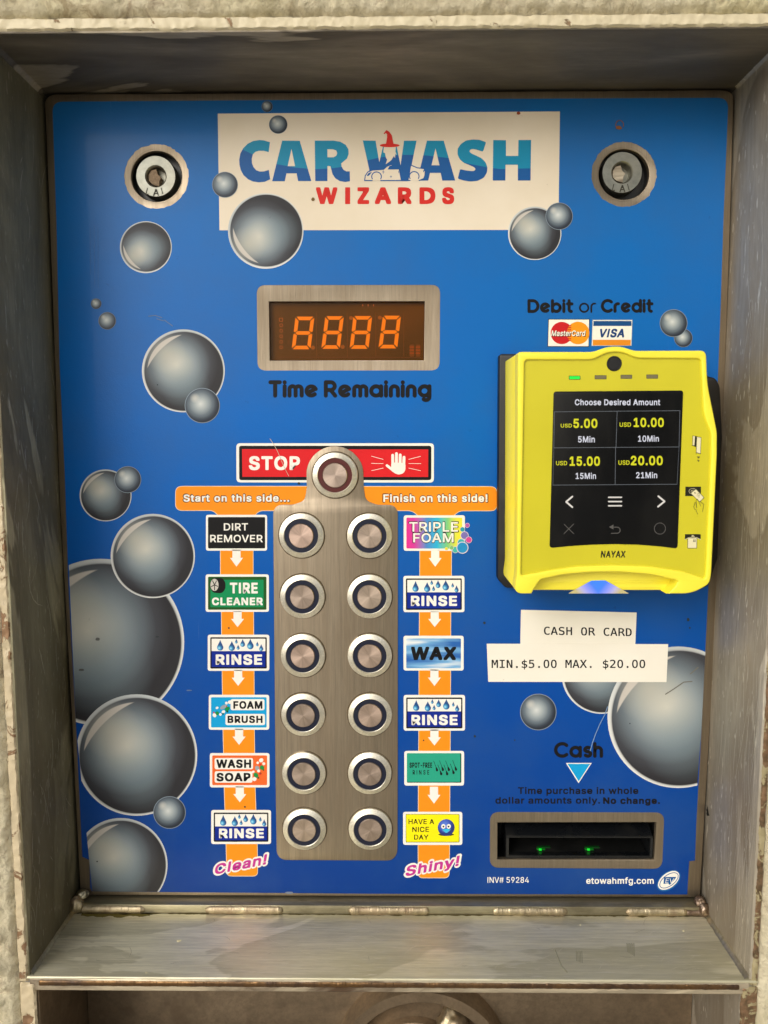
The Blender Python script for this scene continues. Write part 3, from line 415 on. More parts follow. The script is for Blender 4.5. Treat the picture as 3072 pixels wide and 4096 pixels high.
# ---------------------------------------------------------------- solid helpers
def box(name, x0, x1, y0, y1, z0, z1, mat, parent=None, bev=0, seg=2, label=None, sub=0):
    bm = bmesh.new(); bmesh.ops.create_cube(bm, size=1)
    for v in bm.verts: v.co = Vector(((x0 + x1) / 2 + v.co.x * (x1 - x0), (y0 + y1) / 2 + v.co.y * (y1 - y0), (z0 + z1) / 2 + v.co.z * (z1 - z0)))
    if bev: bmesh.ops.bevel(bm, geom=list(bm.edges), offset=bev, segments=seg, affect='EDGES', profile=.5)
    bm.verts.index_update(); V = [v.co.copy() for v in bm.verts]; F = [[v.index for v in f.verts] for f in bm.faces]; bm.free()
    return mk(name, V, F, mat, parent, smooth=40, label=label)
def lathe(name, c, prof, mat, parent, seg=64, origin=None, smooth=32, label=None, wob=0):
    """profile of (radius, height towards the viewer) about an axis along y through c"""
    V, F = [], []; n = len(prof)
    for i in range(seg):
        a = 2 * math.pi * i / seg
        for r, h in prof:
            rr = r * (1 + wob * noise.noise(Vector((math.cos(a) * 3, math.sin(a) * 3, h * 100))))
            V.append(Vector((c[0] + rr * math.cos(a), c[1] - h, c[2] + rr * math.sin(a))))
    for i in range(seg):
        j = (i + 1) % seg
        for k in range(n - 1):
            a, b, d, e = i * n + k, i * n + k + 1, j * n + k + 1, j * n + k
            if prof[k][0] < 1e-7: F.append((a, b, d))
            elif prof[k + 1][0] < 1e-7: F.append((a, b, e))
            else: F.append((a, b, d, e))
    return mk(name, V, F, mat, parent, origin=origin, smooth=smooth, label=label)
def slab(name, loops, df, db, mat, parent, bev=0, seg=3, dp=None, inner_back=None, label=None, smooth=45, backcap=False):
    """solid cut along loops [outer, holes] (photo pixels seen at depth dp), from depth df back to db, with rounded front edges"""
    dp = dp if dp is not None else df
    W2 = [[(lambda w: (w.x, w.z))(P(x, y, dp)) for x, y in l] for l in loops]
    V, F = [], []; fronts = []
    for li, l in enumerate(W2):
        if (area(l) > 0) != (li == 0): l = l[::-1]
        rings = [(0, db if li == 0 or inner_back is None else inner_back)]
        if bev:
            for k in range(seg + 1):
                a = math.pi / 2 * k / seg; rings.append((bev * (1 - math.cos(a)), df - bev + bev * math.sin(a)))
        else: rings.append((0, df))
        idx = []
        for ins, dd in rings:
            l2 = offset(l, -ins if li == 0 else ins * 1.0) if ins else l
            idx.append(len(V)); V += [Vector((x, -dd, z)) for x, z in l2]
        m = len(l)
        for a, b in zip(idx, idx[1:]):
            for i in range(m):
                j = (i + 1) % m; F.append((a + i, a + j, b + j, b + i))
        fronts.append((idx[-1], [(V[idx[-1] + i].x, V[idx[-1] + i].z) for i in range(m)], idx[0]))
    mp = [st + i for st, l, _ in fronts for i in range(len(l))]
    _, tr = tess([l for _, l, _ in fronts])
    for t in tr:
        a, b, c = (mp[i] for i in t); nn = (V[b] - V[a]).cross(V[c] - V[a]); F.append((a, b, c) if nn.y < 0 else (a, c, b))
    if backcap:
        mp = [b0 + i for _, l, b0 in fronts for i in range(len(l))]
        for t in tr:
            a, b, c = (mp[i] for i in t); nn = (V[b] - V[a]).cross(V[c] - V[a]); F.append((a, b, c) if nn.y > 0 else (a, c, b))
    return mk(name, V, F, mat, parent, smooth=smooth, label=label)
# ================================================================ materials
def steel(name, col, rough, brush=(1, 1, 1), bscale=300, bstr=.15, stain=None, stain_amt=.6, stain_scale=12, metal=1.0, seed=0, aniso=0.0, stretch=(1, 1, 1), rvar=.12, scratch=0, edge=0):
    t = NT(name); v = t.co(scale=brush, loc=(seed, seed * .7, seed * 1.3)); vs = t.co(scale=stretch, loc=(seed * 1.7, seed, -seed))
    g = t.noise(v, bscale * 2.6, 3, .7); gw = t.noise(v, bscale * .7, 3, .6)
    big = t.noise(vs, stain_scale, 6, .6, .6); big2 = t.noise(vs, stain_scale * 4.3, 5, .65, .3)
    c = t.mix(t.ramp(big, [(.3, G1_(.0)), (.7, G1_(.45))]), lin(col), tuple(x * .72 for x in lin(col)[:3]) + (1,))
    c = t.mix(t.ramp(t.math('ADD', t.math('MULTIPLY', g, .6), t.math('MULTIPLY', gw, .4)), [(.38, G1_(.75)), (.62, G1_(0))]), c, tuple(x * .62 for x in lin(col)[:3]) + (1,))
    mt = metal
    if edge:
        e1 = t.ramp(t.noise(vs, stain_scale * .8, 5, .55, 1.2), [(.47, G1_(0)), (.485, G1_(1)), (.62, G1_(.5)), (.75, G1_(.9))]); c = t.mix(t.math('MULTIPLY', e1, edge), c, tuple(x * .42 for x in lin(stain)[:3]) + (1,))
    if stain:
        f = t.ramp(t.math('MULTIPLY', t.ramp(big, [(.42, G1_(0)), (.6, G1_(1))]), t.ramp(big2, [(.3, G1_(.35)), (.6, G1_(1))])), [(0, G1_(0)), (1, G1_(stain_amt))])
        c = t.mix(f, c, lin(stain)); mt = t.math('SUBTRACT', metal, t.math('MULTIPLY', f, metal * .6))
    hgt = g
    if scratch:
        for sc_, rot_, th in ((brush, (0, .12, .05), .69), ((brush[0] * 1.4, brush[1], brush[2] * 1.3), (.0, -.3, .1), .71)):
            s1 = t.ramp(t.noise(t.co(scale=sc_, rot=rot_, loc=(3, 1, 7)), 900, 2, .4), [(th, G1_(0)), (th + .03, G1_(scratch))]); c = t.mix(s1, c, lin((225, 220, 205)))
    r = t.math('ADD', rough - rvar / 2, t.math('MULTIPLY', big2, rvar))
    t.p(col=c, metal=mt, rough=r, normal=t.bump(hgt, bstr, .0002), aniso=aniso)
    return t.m
m_plate = steel('brushed_steel_plate', (166, 153, 134), .45, (2.4, 1, .07), 300, .4, (126, 108, 84), .4, 22, stretch=(3.4, 1, .35))
m_margin = m_plate
m_wallL = steel('stained_shaded_steel', (172, 166, 138), .55, (1, 1, .15), 220, .25, (84, 74, 48), .75, 14, seed=2, stretch=(1, .8, .28), scratch=.25, edge=.62, metal=.5)  # stains are wear; the darker base colour paints in the shaded side
m_wallR = steel('scuffed_lit_steel', (212, 204, 188), .5, (1, .8, .12), 240, .3, (140, 122, 96), .5, 16, seed=5, stretch=(1, .9, .3), scratch=.9, edge=.5, metal=.6)  # scuffs are wear; the lighter base colour paints in the lit side
m_top = steel('grimy_steel_top', (178, 167, 148), .55, (.15, 1, 1), 200, .2, (92, 84, 72), .7, 13, seed=9, stretch=(.35, 1.3, 1), edge=.85, metal=.5)
m_sill = steel('brushed_steel_sill', (250, 245, 222), .52, (.06, 1, 1), 330, .8, (176, 168, 118), .5, 11, seed=4, stretch=(.45, 1, 1), scratch=.6, edge=.3, metal=.72)
m_bar = steel('dull_steel_bar', (196, 188, 160), .48, (.07, 1, 1), 300, .2, (72, 62, 36), .7, 22, seed=12, stretch=(.4, 1, 1))
m_weld = steel('weld_metal', (196, 182, 152), .46, (1, 1, 1), 260, .3, (120, 84, 60), .6, 60, seed=3)
m_lip = steel('browned_steel_lip', (222, 208, 182), .38, (.1, 1, 1), 260, .3, (72, 50, 32), .95, 26, seed=6, stretch=(.5, 1, 1.6), edge=.3, metal=.6)
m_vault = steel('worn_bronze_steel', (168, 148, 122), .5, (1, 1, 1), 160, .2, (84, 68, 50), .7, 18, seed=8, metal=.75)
m_dark = NT('dark_gap').p(col=lin((12, 11, 10)), rough=.8)
def m_black(name, c=(16, 17, 19), r=.35):
    t = NT(name); g = t.noise(t.co(), 500, 3); s = t.noise(t.co(), 70, 4)
    return t.p(col=t.mix(t.ramp(s, [(.5, G1_(0)), (.75, G1_(.3))]), lin(c), lin((52, 50, 46))), rough=t.math('ADD', r - .05, t.math('MULTIPLY', s, .15)), normal=t.bump(g, .2, .0002))
m_blkp = m_black('black_plastic'); m_hous = m_black('dark_housing', (10, 10, 12), .3)
# painted render of the wall
def _stucco():
    t = NT('painted_render'); v = t.co(); a = t.noise(v, 26, 6, .6, .4); b = t.noise(v, 620, 8, .75); pit = t.noise(v, 240, 6, .7, .6); e = t.noise(v, 9, 3)
    c = t.mix(t.ramp(a, [(.35, G1_(0)), (.7, G1_(1))]), lin((214, 202, 170)), lin((236, 226, 196)))
    c = t.mix(t.ramp(t.noise(v, 40, 6, .7, 1.5), [(.56, G1_(0)), (.68, G1_(.75))]), c, lin((150, 126, 98)))
    c = t.mix(t.ramp(t.noise(v, 75, 5, .7, 1.0), [(.64, G1_(0)), (.7, G1_(.6))]), c, lin((138, 78, 56)))
    c = t.mix(t.ramp(e, [(.5, G1_(0)), (.75, G1_(.3))]), c, lin((210, 200, 120)))
    c = t.mix(t.ramp(pit, [(.30, G1_(.5)), (.42, G1_(0))]), c, lin((150, 134, 104)))
    return t.p(col=c, rough=.6, normal=t.bump(t.math('ADD', t.math('MULTIPLY', b, .6), t.math('ADD', pit, t.math('MULTIPLY', a, .5))), 1.0, .0024))
m_stucco = _stucco()
def _flaky(name, thr, base, paint):
    t = NT(name); v = t.co(); a = t.noise(v, 55, 7, .72, .8); b = t.noise(v, 300, 4, .6)
    f = t.ramp(a, [(thr, G1_(0)), (thr + .012, G1_(1))])
    c = t.mix(f, t.mix(t.ramp(b, [(.35, G1_(0)), (.65, G1_(1))]), lin(base), lin((134, 104, 78))), t.mix(b, lin(paint), tuple(x * .8 for x in lin(paint)[:3]) + (1,)))
    return t.p(col=c, rough=t.math('SUBTRACT', .62, t.math('MULTIPLY', f, .12)), metal=t.math('MULTIPLY', t.math('SUBTRACT', 1.0, f), .5), normal=t.bump(t.math('ADD', t.math('MULTIPLY', f, .8), t.math('MULTIPLY', b, .3)), .7, .0005))
m_flakeT = _flaky('cream_paint_crust', .36, (128, 112, 84), (214, 202, 170))
m_flakeL = _flaky('flaking_cream_paint', .44, (146, 116, 88), (204, 188, 156))
m_flakeR = _flaky('worn_olive_paint', .52, (92, 76, 54), (158, 146, 110))
# vinyl overlay
def _vinyl():
    t = NT('blue_vinyl_print'); tc = t.n('ShaderNodeTexCoord'); sp = t.n('ShaderNodeSeparateXYZ', {0: tc.outputs['Object']})
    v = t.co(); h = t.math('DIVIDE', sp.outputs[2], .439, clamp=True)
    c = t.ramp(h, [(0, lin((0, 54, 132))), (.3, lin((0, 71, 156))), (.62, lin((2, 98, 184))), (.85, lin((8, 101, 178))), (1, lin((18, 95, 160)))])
    c = t.mix(t.ramp(t.noise(v, 14, 5, .6), [(.42, G1_(0)), (.7, G1_(.32))]), c, lin((52, 88, 136)))
    c = t.mix(t.ramp(t.noise(v, 95, 6, .75, .6), [(.66, G1_(0)), (.74, G1_(.5))]), c, lin((8, 42, 96)))
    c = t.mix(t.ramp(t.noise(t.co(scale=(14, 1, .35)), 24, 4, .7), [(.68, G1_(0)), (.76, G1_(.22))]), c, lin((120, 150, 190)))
    g = t.noise(v, 1400, 3, .6); g2 = t.noise(v, 380, 2)
    return t.p(col=c, rough=.34, spec=.17, coat=.05, coatr=.05, normal=t.bump(t.math('ADD', g, g2), .16, .0003))
m_vinyl = _vinyl()
def _bubble():
    """the printed soap bubble: artwork laid out in the disc's own u,v (-1..1)"""
    t = NT('printed_bubble'); uv = t.n('ShaderNodeUVMap'); sp = t.n('ShaderNodeSeparateXYZ', {0: uv.outputs[0]}); x, y = sp.outputs[0], sp.outputs[1]
    def dist(cx, cy, sx=1, sy=1):
        a = t.math('MULTIPLY', t.math('SUBTRACT', x, cx), sx); b = t.math('MULTIPLY', t.math('SUBTRACT', y, cy), sy)
        return t.math('SQRT', t.math('ADD', t.math('MULTIPLY', a, a), t.math('MULTIPLY', b, b)))
    r0 = dist(0, 0); r1 = dist(-.16, .14)
    c = t.ramp(r1, [(0, lin((198, 198, 188))), (.2, lin((176, 180, 176))), (.45, lin((136, 147, 152))), (.62, lin((102, 112, 120))), (.82, lin((64, 66, 72))), (1, lin((46, 46, 50)))])
    c = t.mix(t.ramp(dist(.05, -.35), [(.15, G1_(.4)), (.6, G1_(0))]), c, lin((120, 138, 146)))
    c = t.mix(t.ramp(dist(-.42, .42, 1, 1), [(.05, G1_(.5)), (.5, G1_(0))]), c, lin((194, 188, 170)))
    f = t.math('MULTIPLY', t.math('MULTIPLY', t.math('SUBTRACT', .875, r0), 60, clamp=True), t.math('MULTIPLY', t.math('SUBTRACT', dist(.70, -.72), 1.745), 60, clamp=True))
    c = t.mix(t.math('MULTIPLY', f, .8), c, lin((206, 199, 190)))
    rim = t.ramp(dist(.012, -.012), [(.945, G1_(0)), (.965, G1_(.8)), (.985, G1_(1))])
    c = t.mix(rim, c, t.ramp(y, [(0, lin((214, 216, 214))), (1, lin((184, 190, 192)))]))
    v = t.co(); g = t.noise(v, 1400, 3, .6)
    c = t.mix(t.ramp(t.noise(v, 120, 6, .75, .5), [(.68, G1_(0)), (.75, G1_(.6))]), c, lin((60, 58, 54)))
    return t.p(col=c, rough=.34, spec=.17, coat=.05, coatr=.05, normal=t.bump(g, .14, .0003))
m_bub = _bubble()
def _bubs():
    t = NT('printed_small_bubble'); uv = t.n('ShaderNodeUVMap'); sp = t.n('ShaderNodeSeparateXYZ', {0: uv.outputs[0]}); x, y = sp.outputs[0], sp.outputs[1]
    def dist(cx, cy):
        a = t.math('SUBTRACT', x, cx); b = t.math('SUBTRACT', y, cy)
        return t.math('SQRT', t.math('ADD', t.math('MULTIPLY', a, a), t.math('MULTIPLY', b, b)))
    c = t.ramp(dist(-.1, .1), [(0, lin((204, 208, 206))), (.35, lin((156, 166, 170))), (.65, lin((104, 116, 126))), (.9, lin((58, 66, 78))), (1, lin((44, 50, 60)))])
    c = t.mix(t.ramp(dist(-.42, .42), [(.06, G1_(.6)), (.3, G1_(0))]), c, lin((206, 204, 196)))
    c = t.mix(t.ramp(dist(0, 0), [(.95, G1_(0)), (.975, G1_(.7))]), c, lin((150, 166, 180)))
    return t.p(col=c, rough=.34, spec=.17, coat=.05, coatr=.05, normal=t.bump(t.noise(t.co(), 1400, 3), .14, .0003))
m_bubs = _bubs()
def _sign():
    t = NT('cream_sign_print'); v = t.co()
    c = t.mix(t.ramp(t.noise(v, 20, 5), [(.4, G1_(0)), (.75, G1_(.5))]), lin((226, 214, 194)), lin((206, 190, 160)))
    c = t.mix(t.ramp(t.noise(v, 210, 5, .7), [(.70, G1_(0)), (.76, G1_(.6))]), c, lin((132, 108, 76)))
    return t.p(col=c, rough=.34, spec=.17, coat=.05, coatr=.05, normal=t.bump(t.noise(v, 1400, 3), .14, .0003))
m_sign = _sign()
def _logo():
    t = NT('two_blue_logo_ink'); uv = t.n('ShaderNodeUVMap'); sp = t.n('ShaderNodeSeparateXYZ', {0: uv.outputs[0]})
    ys = [(950, 588), (970, 598), (1010, 617), (1060, 640), (1106, 656), (1180, 670), (1260, 677), (1327, 673), (1367, 668), (1470, 641), (1518, 630), (1600, 619), (1690, 620), (1796, 632), (1855, 651), (1949, 669), (2000, 676), (2122, 673)]
    hh = t.ramp(sp.outputs[0], [((a - 950) / 1190, G1_((b - 580) / 110)) for a, b in ys])
    f = t.math('GREATER_THAN', sp.outputs[1], hh)
    c = t.mix(f, lin((20, 134, 172)), lin((22, 86, 152)))
    return t.p(col=c, rough=.34, spec=.17, coat=.05, coatr=.05, normal=t.bump(t.noise(t.co(), 1400, 3), .14, .0003))
m_logo = _logo()
uv_logo = lambda x, y: ((x - 950) / 1190, (y - 580) / 110)
WHITE = pr((238, 235, 227)); BLACK = pr((22, 22, 24)); ORANGE = pr((244, 144, 28)); RED = pr((214, 34, 40)); DKBLUE = pr((16, 42, 142))
LRED = pr((206, 44, 36)); CYAN = pr((20, 158, 216)); MAG = pr((190, 52, 142)); YEL = pr((246, 232, 20)); CREAM = pr((236, 222, 190))
def emis(name, c, s, base=(8, 8, 9)):
    return NT(name).p(col=lin(base), em=lin(c), es=s, rough=.3)
# ================================================================ the housing
frame = thing('steel_frame', (0, 0, -.2337), 'deep welded stainless steel housing frame set into the cream wall, around the blue panel', 'frame')
XL, XR, ZT, ZS, DF = -.1797, .1790, .2209, -.2256, .058
SIDE = 'stained'
box('side_wall', XL - .0045, XL, -DF, .024, ZS, ZT, m_wallL, frame, .0004, label='olive stained left side wall with its shade painted in')
box('side_wall', XR, XR + .0045, -DF, .024, ZS, ZT, m_wallR, frame, .0004, label='scuffed right side wall with its brightness painted in')
box('top_wall', XL - .0045, XR + .0045, -DF + .0003, .024, ZT, ZT + .005, m_top, frame, .0004)
box('sill', XL - .0045, XR + .0045, -DF - .0008, .024, ZS - .0016, ZS, m_sill, frame, .0007, 4)
box('lower_lip', XL - .0005, XR + .0005, -DF - .0002, -.044, -.2337, ZS - .0014, m_lip, frame, .0010, 4)
box('back_plate', XL - .004, XR + .004, .024, .026, -.36, ZT + .004, m_dark, frame)
m_seam = steel('brown_weld_seam', (126, 98, 68), .36, (1, 1, 1), 240, .4, (52, 34, 22), .95, 40, seed=17)
# painted front edges
def crust(name, x0, x1, z0, z1, d0, th, mat, step=.0008, amp=.0006):
    nx = max(2, int((x1 - x0) / step)); nz = max(2, int((z1 - z0) / step)); V, F = [], []
    for j in range(nz + 1):
        for i in range(nx + 1):
            x = x0 + (x1 - x0) * i / nx; z = z0 + (z1 - z0) * j / nz
            e = min(i, nx - i, j, nz - j)
            h = d0 + (th if e > 0 else -.0006) + amp * noise.noise(Vector((x * 300, z * 300, d0 * 900))) * (e > 0) + .6 * amp * noise.noise(Vector((x * 1100, z * 1100, 3)))
            ex = .0005 * noise.noise(Vector((x * 160, z * 160, 7)))
            V.append(Vector((x + (ex if (x1 - x0) < (z1 - z0) else 0), -h, z + (ex if (x1 - x0) >= (z1 - z0) else 0))))
    for j in range(nz):
        for i in range(nx):
            a = j * (nx + 1) + i; F.append((a, a + 1, a + nx + 2, a + nx + 1))
    return mk(name, V, F, mat, frame, smooth=50)
crust('front_edge', XL - .0056, XL - .0006, -.2290, ZT + .001, DF, .0008, m_flakeL)
crust('front_edge', XR + .0007, XR + .0046, -.2290, ZT + .001, DF, .0006, m_flakeR)
crust('front_edge', -.196, .196, ZT + .0006, ZT + .0062, DF, .0010, m_flakeT)
crust('front_edge', XL - .0056, XL + .0026, -.30, -.2296, DF, .0006, m_flakeL)
crust('front_edge', XR - .0036, XR + .0046, -.30, -.2296, DF, .0006, m_flakeR)
# corner welds running from back to front
def corner(xc, zc, sx, sz, r, mat, name='corner_weld'):
    V, F = [], []; ny, na = 46, 7
    for j in range(ny + 1):
        y = -.0005 - (DF - .001) * j / ny
        rr = r * (1 + .12 * noise.noise(Vector((xc * 50, y * 240, 1))) + .05 * math.sin(y * 2600))
        for k in range(na + 1):
            a = math.pi / 2 * k / na
            V.append(Vector((xc + sx * rr * (1 - math.sin(a)) * .95 - sx * .0003, y, zc + sz * rr * (1 - math.cos(a)) * .95 - sz * .0003)))
    for j in range(ny):
        for k in range(na):
            a = j * (na + 1) + k; F.append((a, a + 1, a + na + 2, a + na + 1))
    return mk(name, V, F, mat, frame, smooth=60)
m_cw = steel('corner_weld_metal', (200, 192, 166), .36, (1, 1, 1), 240, .3, (84, 74, 44), .5, 50, seed=13)
corner(XL, ZS, 1, 1, .0035, m_cw); corner(XR, ZS, -1, 1, .004, m_cw)
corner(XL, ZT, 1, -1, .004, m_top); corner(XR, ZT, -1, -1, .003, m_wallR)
# ledge bar under the panel
LD = .0074
box('ledge_bar', XL + .003, XR - .002, -LD, .004, ZS, -.2204, m_bar, frame, .0005, 2)
def bead(x0, x1, zc, d, ry, rz, mat, name='weld_bead', seed=0, rip=.13):
    V, F = [], []; n = max(24, int((x1 - x0) / .00045)); na = 12
    for i in range(n + 1):
        t = i / n; x = x0 + (x1 - x0) * t; e = min(1, math.sqrt(max(0, 1 - (1 - min(t, 1 - t) * (x1 - x0) / rz) ** 2)) if min(t, 1 - t) * (x1 - x0) < rz else 1)
        w = (1 + rip * math.sin(x * 4200 + 1.3 * math.sin(x * 700 + seed)) * .13 + .10 * noise.noise(Vector((x * 180, seed, 0)))) * max(e, .02)
        for k in range(na + 1):
            a = math.pi * 1.1 * k / na - .05 * math.pi
            bulge = .0007 * math.sin(a)
            V.append(Vector((x + bulge * math.cos(x * 2900), -d - ry * w * math.sin(a), zc + rz * w * math.cos(a) + .0002 * noise.noise(Vector((x * 300, a * 2, seed))))))
    for i in range(n):
        for k in range(na):
            a = i * (na + 1) + k; F.append((a, a + 1, a + na + 2, a + na + 1))
    return mk(name, V, F, mat, frame, smooth=60)
bead(XL + .004, XR - .004, -.2295, DF - .0004, .0011, .0017, m_seam, 'lip_seam', seed=40, rip=.3)
def wx(z, x, y=285): return P(*q(z, x, y), LD).x
for k, (a, b) in enumerate([(wx('F1', 345), wx('F1', 625)), (wx('F1', 890), wx('F1', 1222)), (wx('F1', 1505), wx('F2', 197)), (wx('F2', 470), wx('F2', 790)), (wx('F2', 1045), wx('F2', 1310))]):
    bead(a, b, ZS + .0022, LD - .0008, .0023, .0027, m_weld, seed=k * 3.1)
def lump(c, r, mat, name, seed=0):
    bm = bmesh.new(); bmesh.ops.create_icosphere(bm, subdivisions=4, radius=1)
    V = []
    for v in bm.verts:
        n_ = v.co.normalized(); k = 1 + .22 * noise.noise(n_ * 1.6 + Vector((seed, 0, 0))) + .06 * noise.noise(n_ * 6 + Vector((seed, 0, 0)))
        V.append(Vector((c[0] + n_.x * r[0] * k, c[1] + n_.y * r[1] * k, c[2] + n_.z * r[2] * k)))
    F = [[v.index for v in f.verts] for f in bm.faces]; bm.free()
    return mk(name, V, F, mat, frame, smooth=80)
lump((wx('F1', 328), -LD + .001, ZS + .0042), (.0042, .0035, .0048), m_weld, 'corner_blob', 1)
lump((wx('F1', 335, 205) + .001, -.003, ZS + .0085), (.0034, .003, .0026), m_cw, 'corner_blob', 5)
m_bw = steel('burnt_weld', (150, 132, 116), .36, (1, 1, 1), 200, .5, (70, 50, 40), .9, 60, seed=21)
lump((wx('F2', 1382), -LD + .001, ZS + .0036), (.0034, .0034, .0044), m_bw, 'corner_blob', 9); lump((wx('F2', 1372), -LD + .003, ZS + .0066), (.0030, .0030, .0036), m_bw, 'corner_blob', 14)
bead(wx('F2', 1300), wx('F2', 1378), ZS + .0018, LD - .0008, .0018, .0019, m_bw, seed=50)
# dried paint flecks and tape residue on the sill
def fleck(pts, z=ZS, name='paint_fleck', mat=None, sill=True):
    V = []
    for x, y in pts:
        v = _f + _r * ((x - CX) / FPX) - _u * ((y - CY) / FPX); t = (z + .00012 - CAM.z) / v.z; V.append(CAM + v * t)
    n = len(V); V += [v - Vector((0, 0, .0002)) for v in V]
    F = [list(range(n))] + [(i, (i + 1) % n, n + (i + 1) % n, n + i) for i in range(n)]
    return mk(name, V, F, mat or pr((226, 216, 178)), frame)
fleck(Q('F1', [(762, 388), (778, 386), (785, 390), (777, 394), (772, 397), (764, 394)])); fleck(Q('F1', [(627, 526), (634, 525), (638, 529), (633, 532), (628, 531)]))
fleck(Q('F2', [(845, 320), (852, 321), (850, 325), (846, 324)])); fleck(Q('F2', [(1292, 345), (1298, 347), (1296, 352), (1291, 350)])); fleck(Q('F2', [(504, 346), (507, 346), (506, 349)]))
mres = pr((146, 143, 124), .6)
for k in range(7): fleck(Q('F2', [(1048 + k * 5, 402 + (k % 2) * 4), (1051 + k * 5, 402), (1054 + k * 5, 440 + k * 3), (1051 + k * 5, 442 + k * 3)]), name='scuff_mark', mat=mres)
for k in range(5): fleck(Q('F2', [(829 + k * 6, 436 + (k % 2) * 5), (832 + k * 6, 435), (834 + k * 6, 480 + k * 2), (831 + k * 6, 481 + k * 2)]), name='scuff_mark', mat=mres)
fleck(Q('F2', [(737, 430), (741, 430), (770, 500), (795, 528), (790, 530), (764, 503)]), name='scuff_mark', mat=mres)
# fine light scratches and rubbed grime, laid a hair above the steel
def scratches(name, n, place, mat, seed, w=(.00008, .0002), ln=(.003, .018)):
    rnd = random.Random(seed); V, F = [], []
    for k in range(n):
        a, b, ang, curve = place(rnd); L = rnd.uniform(*ln); wd = rnd.uniform(*w); m = 5; o = len(V)
        for i in range(m + 1):
            t = i / m - .5; ca = ang + curve * t; u = a + math.cos(ca) * L * t; v = b + math.sin(ca) * L * t; h = wd * (1 - abs(2 * t) ** 3) / 2 + 1e-5
            V += [(u - math.sin(ca) * h, v + math.cos(ca) * h, k * 4e-7), (u + math.sin(ca) * h, v - math.cos(ca) * h, k * 4e-7)]
            if i: q_ = o + 2 * i; F.append((q_ - 2, q_ - 1, q_ + 1, q_))
    return V, F
m_scr = NT('rubbed_bright_metal').p(col=lin((236, 230, 212)), metal=.6, rough=.45); m_scd = NT('dark_scratch').p(col=lin((104, 98, 78)), rough=.7)
def lay_on(name, VF, f, mat):
    o = mk(name, [Vector(f(*v)) for v in VF[0]], VF[1], mat, frame); o['kind'] = 'stuff'; return o
sillf = lambda u, v, k: (u, v, ZS + .00006 + k)
lay_on('scratches', scratches('s', 260, lambda r: (r.uniform(-.165, .165), r.uniform(-.055, -.010), r.gauss(.05, .35), r.gauss(0, .4)), None, 3, (.00005, .00013), (.002, .012)), sillf, m_scr)
lay_on('scratches', scratches('s', 18, lambda r: (r.uniform(-.165, .165), r.uniform(-.055, -.010), r.uniform(0, 3.1), r.gauss(0, .6)), None, 5, (.00006, .00014), (.002, .010)), sillf, m_scd)
lay_on('scratches', scratches('s', 150, lambda r: (-r.betavariate(3, 1.2) * .056, r.betavariate(1.1, 1.6) * .40 - .215, math.pi / 2 + r.gauss(0, .10), r.gauss(0, .12)), None, 8, (.00006, .00022), (.005, .05)), lambda u, v, k: (XR - .00008 - k, u, v), m_scr)
lay_on('scratches', scratches('s', 60, lambda r: (-r.random() * .054, r.uniform(-.21, .20), math.pi / 2 + r.gauss(0, .25), r.gauss(0, .3)), None, 9, (.00005, .00014), (.004, .03)), lambda u, v, k: (XL + .00008 + k, u, v), m_scr)
def grime(name, x0, x1, y0, w, amp, mat, seed):
    V, F = [], []; n = int((x1 - x0) / .0007)
    for i in range(n + 1):
        x = x0 + (x1 - x0) * i / n; d = w + amp * noise.fractal(Vector((x * 130, seed, 0)), .9, 2.2, 4); V += [(x, y0, ZS + .00004), (x, y0 - max(d, .0001), ZS + .00004)]
        if i: q_ = 2 * i; F.append((q_ - 2, q_, q_ + 1, q_ - 1))
    return mk(name, [Vector(v) for v in V], F, mat, frame)
mgr = pr((92, 82, 46), .7)
grime('grime_line', XL + .003, XR - .003, -LD + .0003, .0009, .0011, mgr, 1); grime('grime_line', XL + .006, XL + .045, -LD + .0002, .0032, .0024, pr((112, 102, 52), .7), 2)
# a dark split where the right wall's seam has opened
def split():
    zc = P(2836, 3245, 0).z; pts = [(-.0016, .0036), (-.0004, .0008), (-.0042, -.0004), (-.0010, -.0022)]; V = [Vector((XR - .0003, y, zc + z)) for y, z in pts] + [Vector((XR + .001, y, zc + z)) for y, z in pts]
    mk('split', V, [(0, 1, 2), (0, 2, 3), (0, 4, 5, 1), (1, 5, 6, 2), (2, 6, 7, 3), (3, 7, 4, 0)], m_dark, frame)
split()
# ================================================================ lower compartment
vault = thing('vault_door', (0, 0, -.30), 'brownish steel vault door with a round protruding lock ring below the sill', 'vault door')
box('door_plate', XL + .0036, XR - .0036, 0, .003, -.36, -.2339, m_vault, vault, .0004)
vc = P(1686, 4279, .012)
lathe('lock_ring', (vc.x, 0, vc.z), [(.0500, 0), (.0496, .006), (.0488, .012), (.0484, .0135), (.0425, .0135), (.0415, .0125), (.0410, .004), (.040, .0035), (0, .0035)], m_vault, vault, 96, wob=.004)
lathe('lock_core', (vc.x - .004, 0, vc.z - .004), [(.030, .0036), (.0298, .0085), (.029, .0092), (.026, .0092), (.0255, .0075), (0, .0075)], m_vault, vault, 72, wob=.01)
lc = P(1810, 4085, .014)
lump2 = lump((lc.x, -.010, lc.z - .006), (.0085, .008, .010), m_weld, 'hasp_lump', 4); lump2.parent = vault; lump2.location = WPOS[frame.name] - WPOS[vault.name]
box('side_lining', XL + .0002, XL + .0032, -DF + .002, .004, -.36, -.2338, m_vault, vault, label='left lining of the lower opening in a darker, shaded tone')
box('side_lining', XR - .0033, XR - .0002, -DF + .002, .004, -.36, -.2338, m_wallR, vault, label='right lining of the lower opening in a lighter, lit tone')  # paler steel than the left lining paints in the light on this side
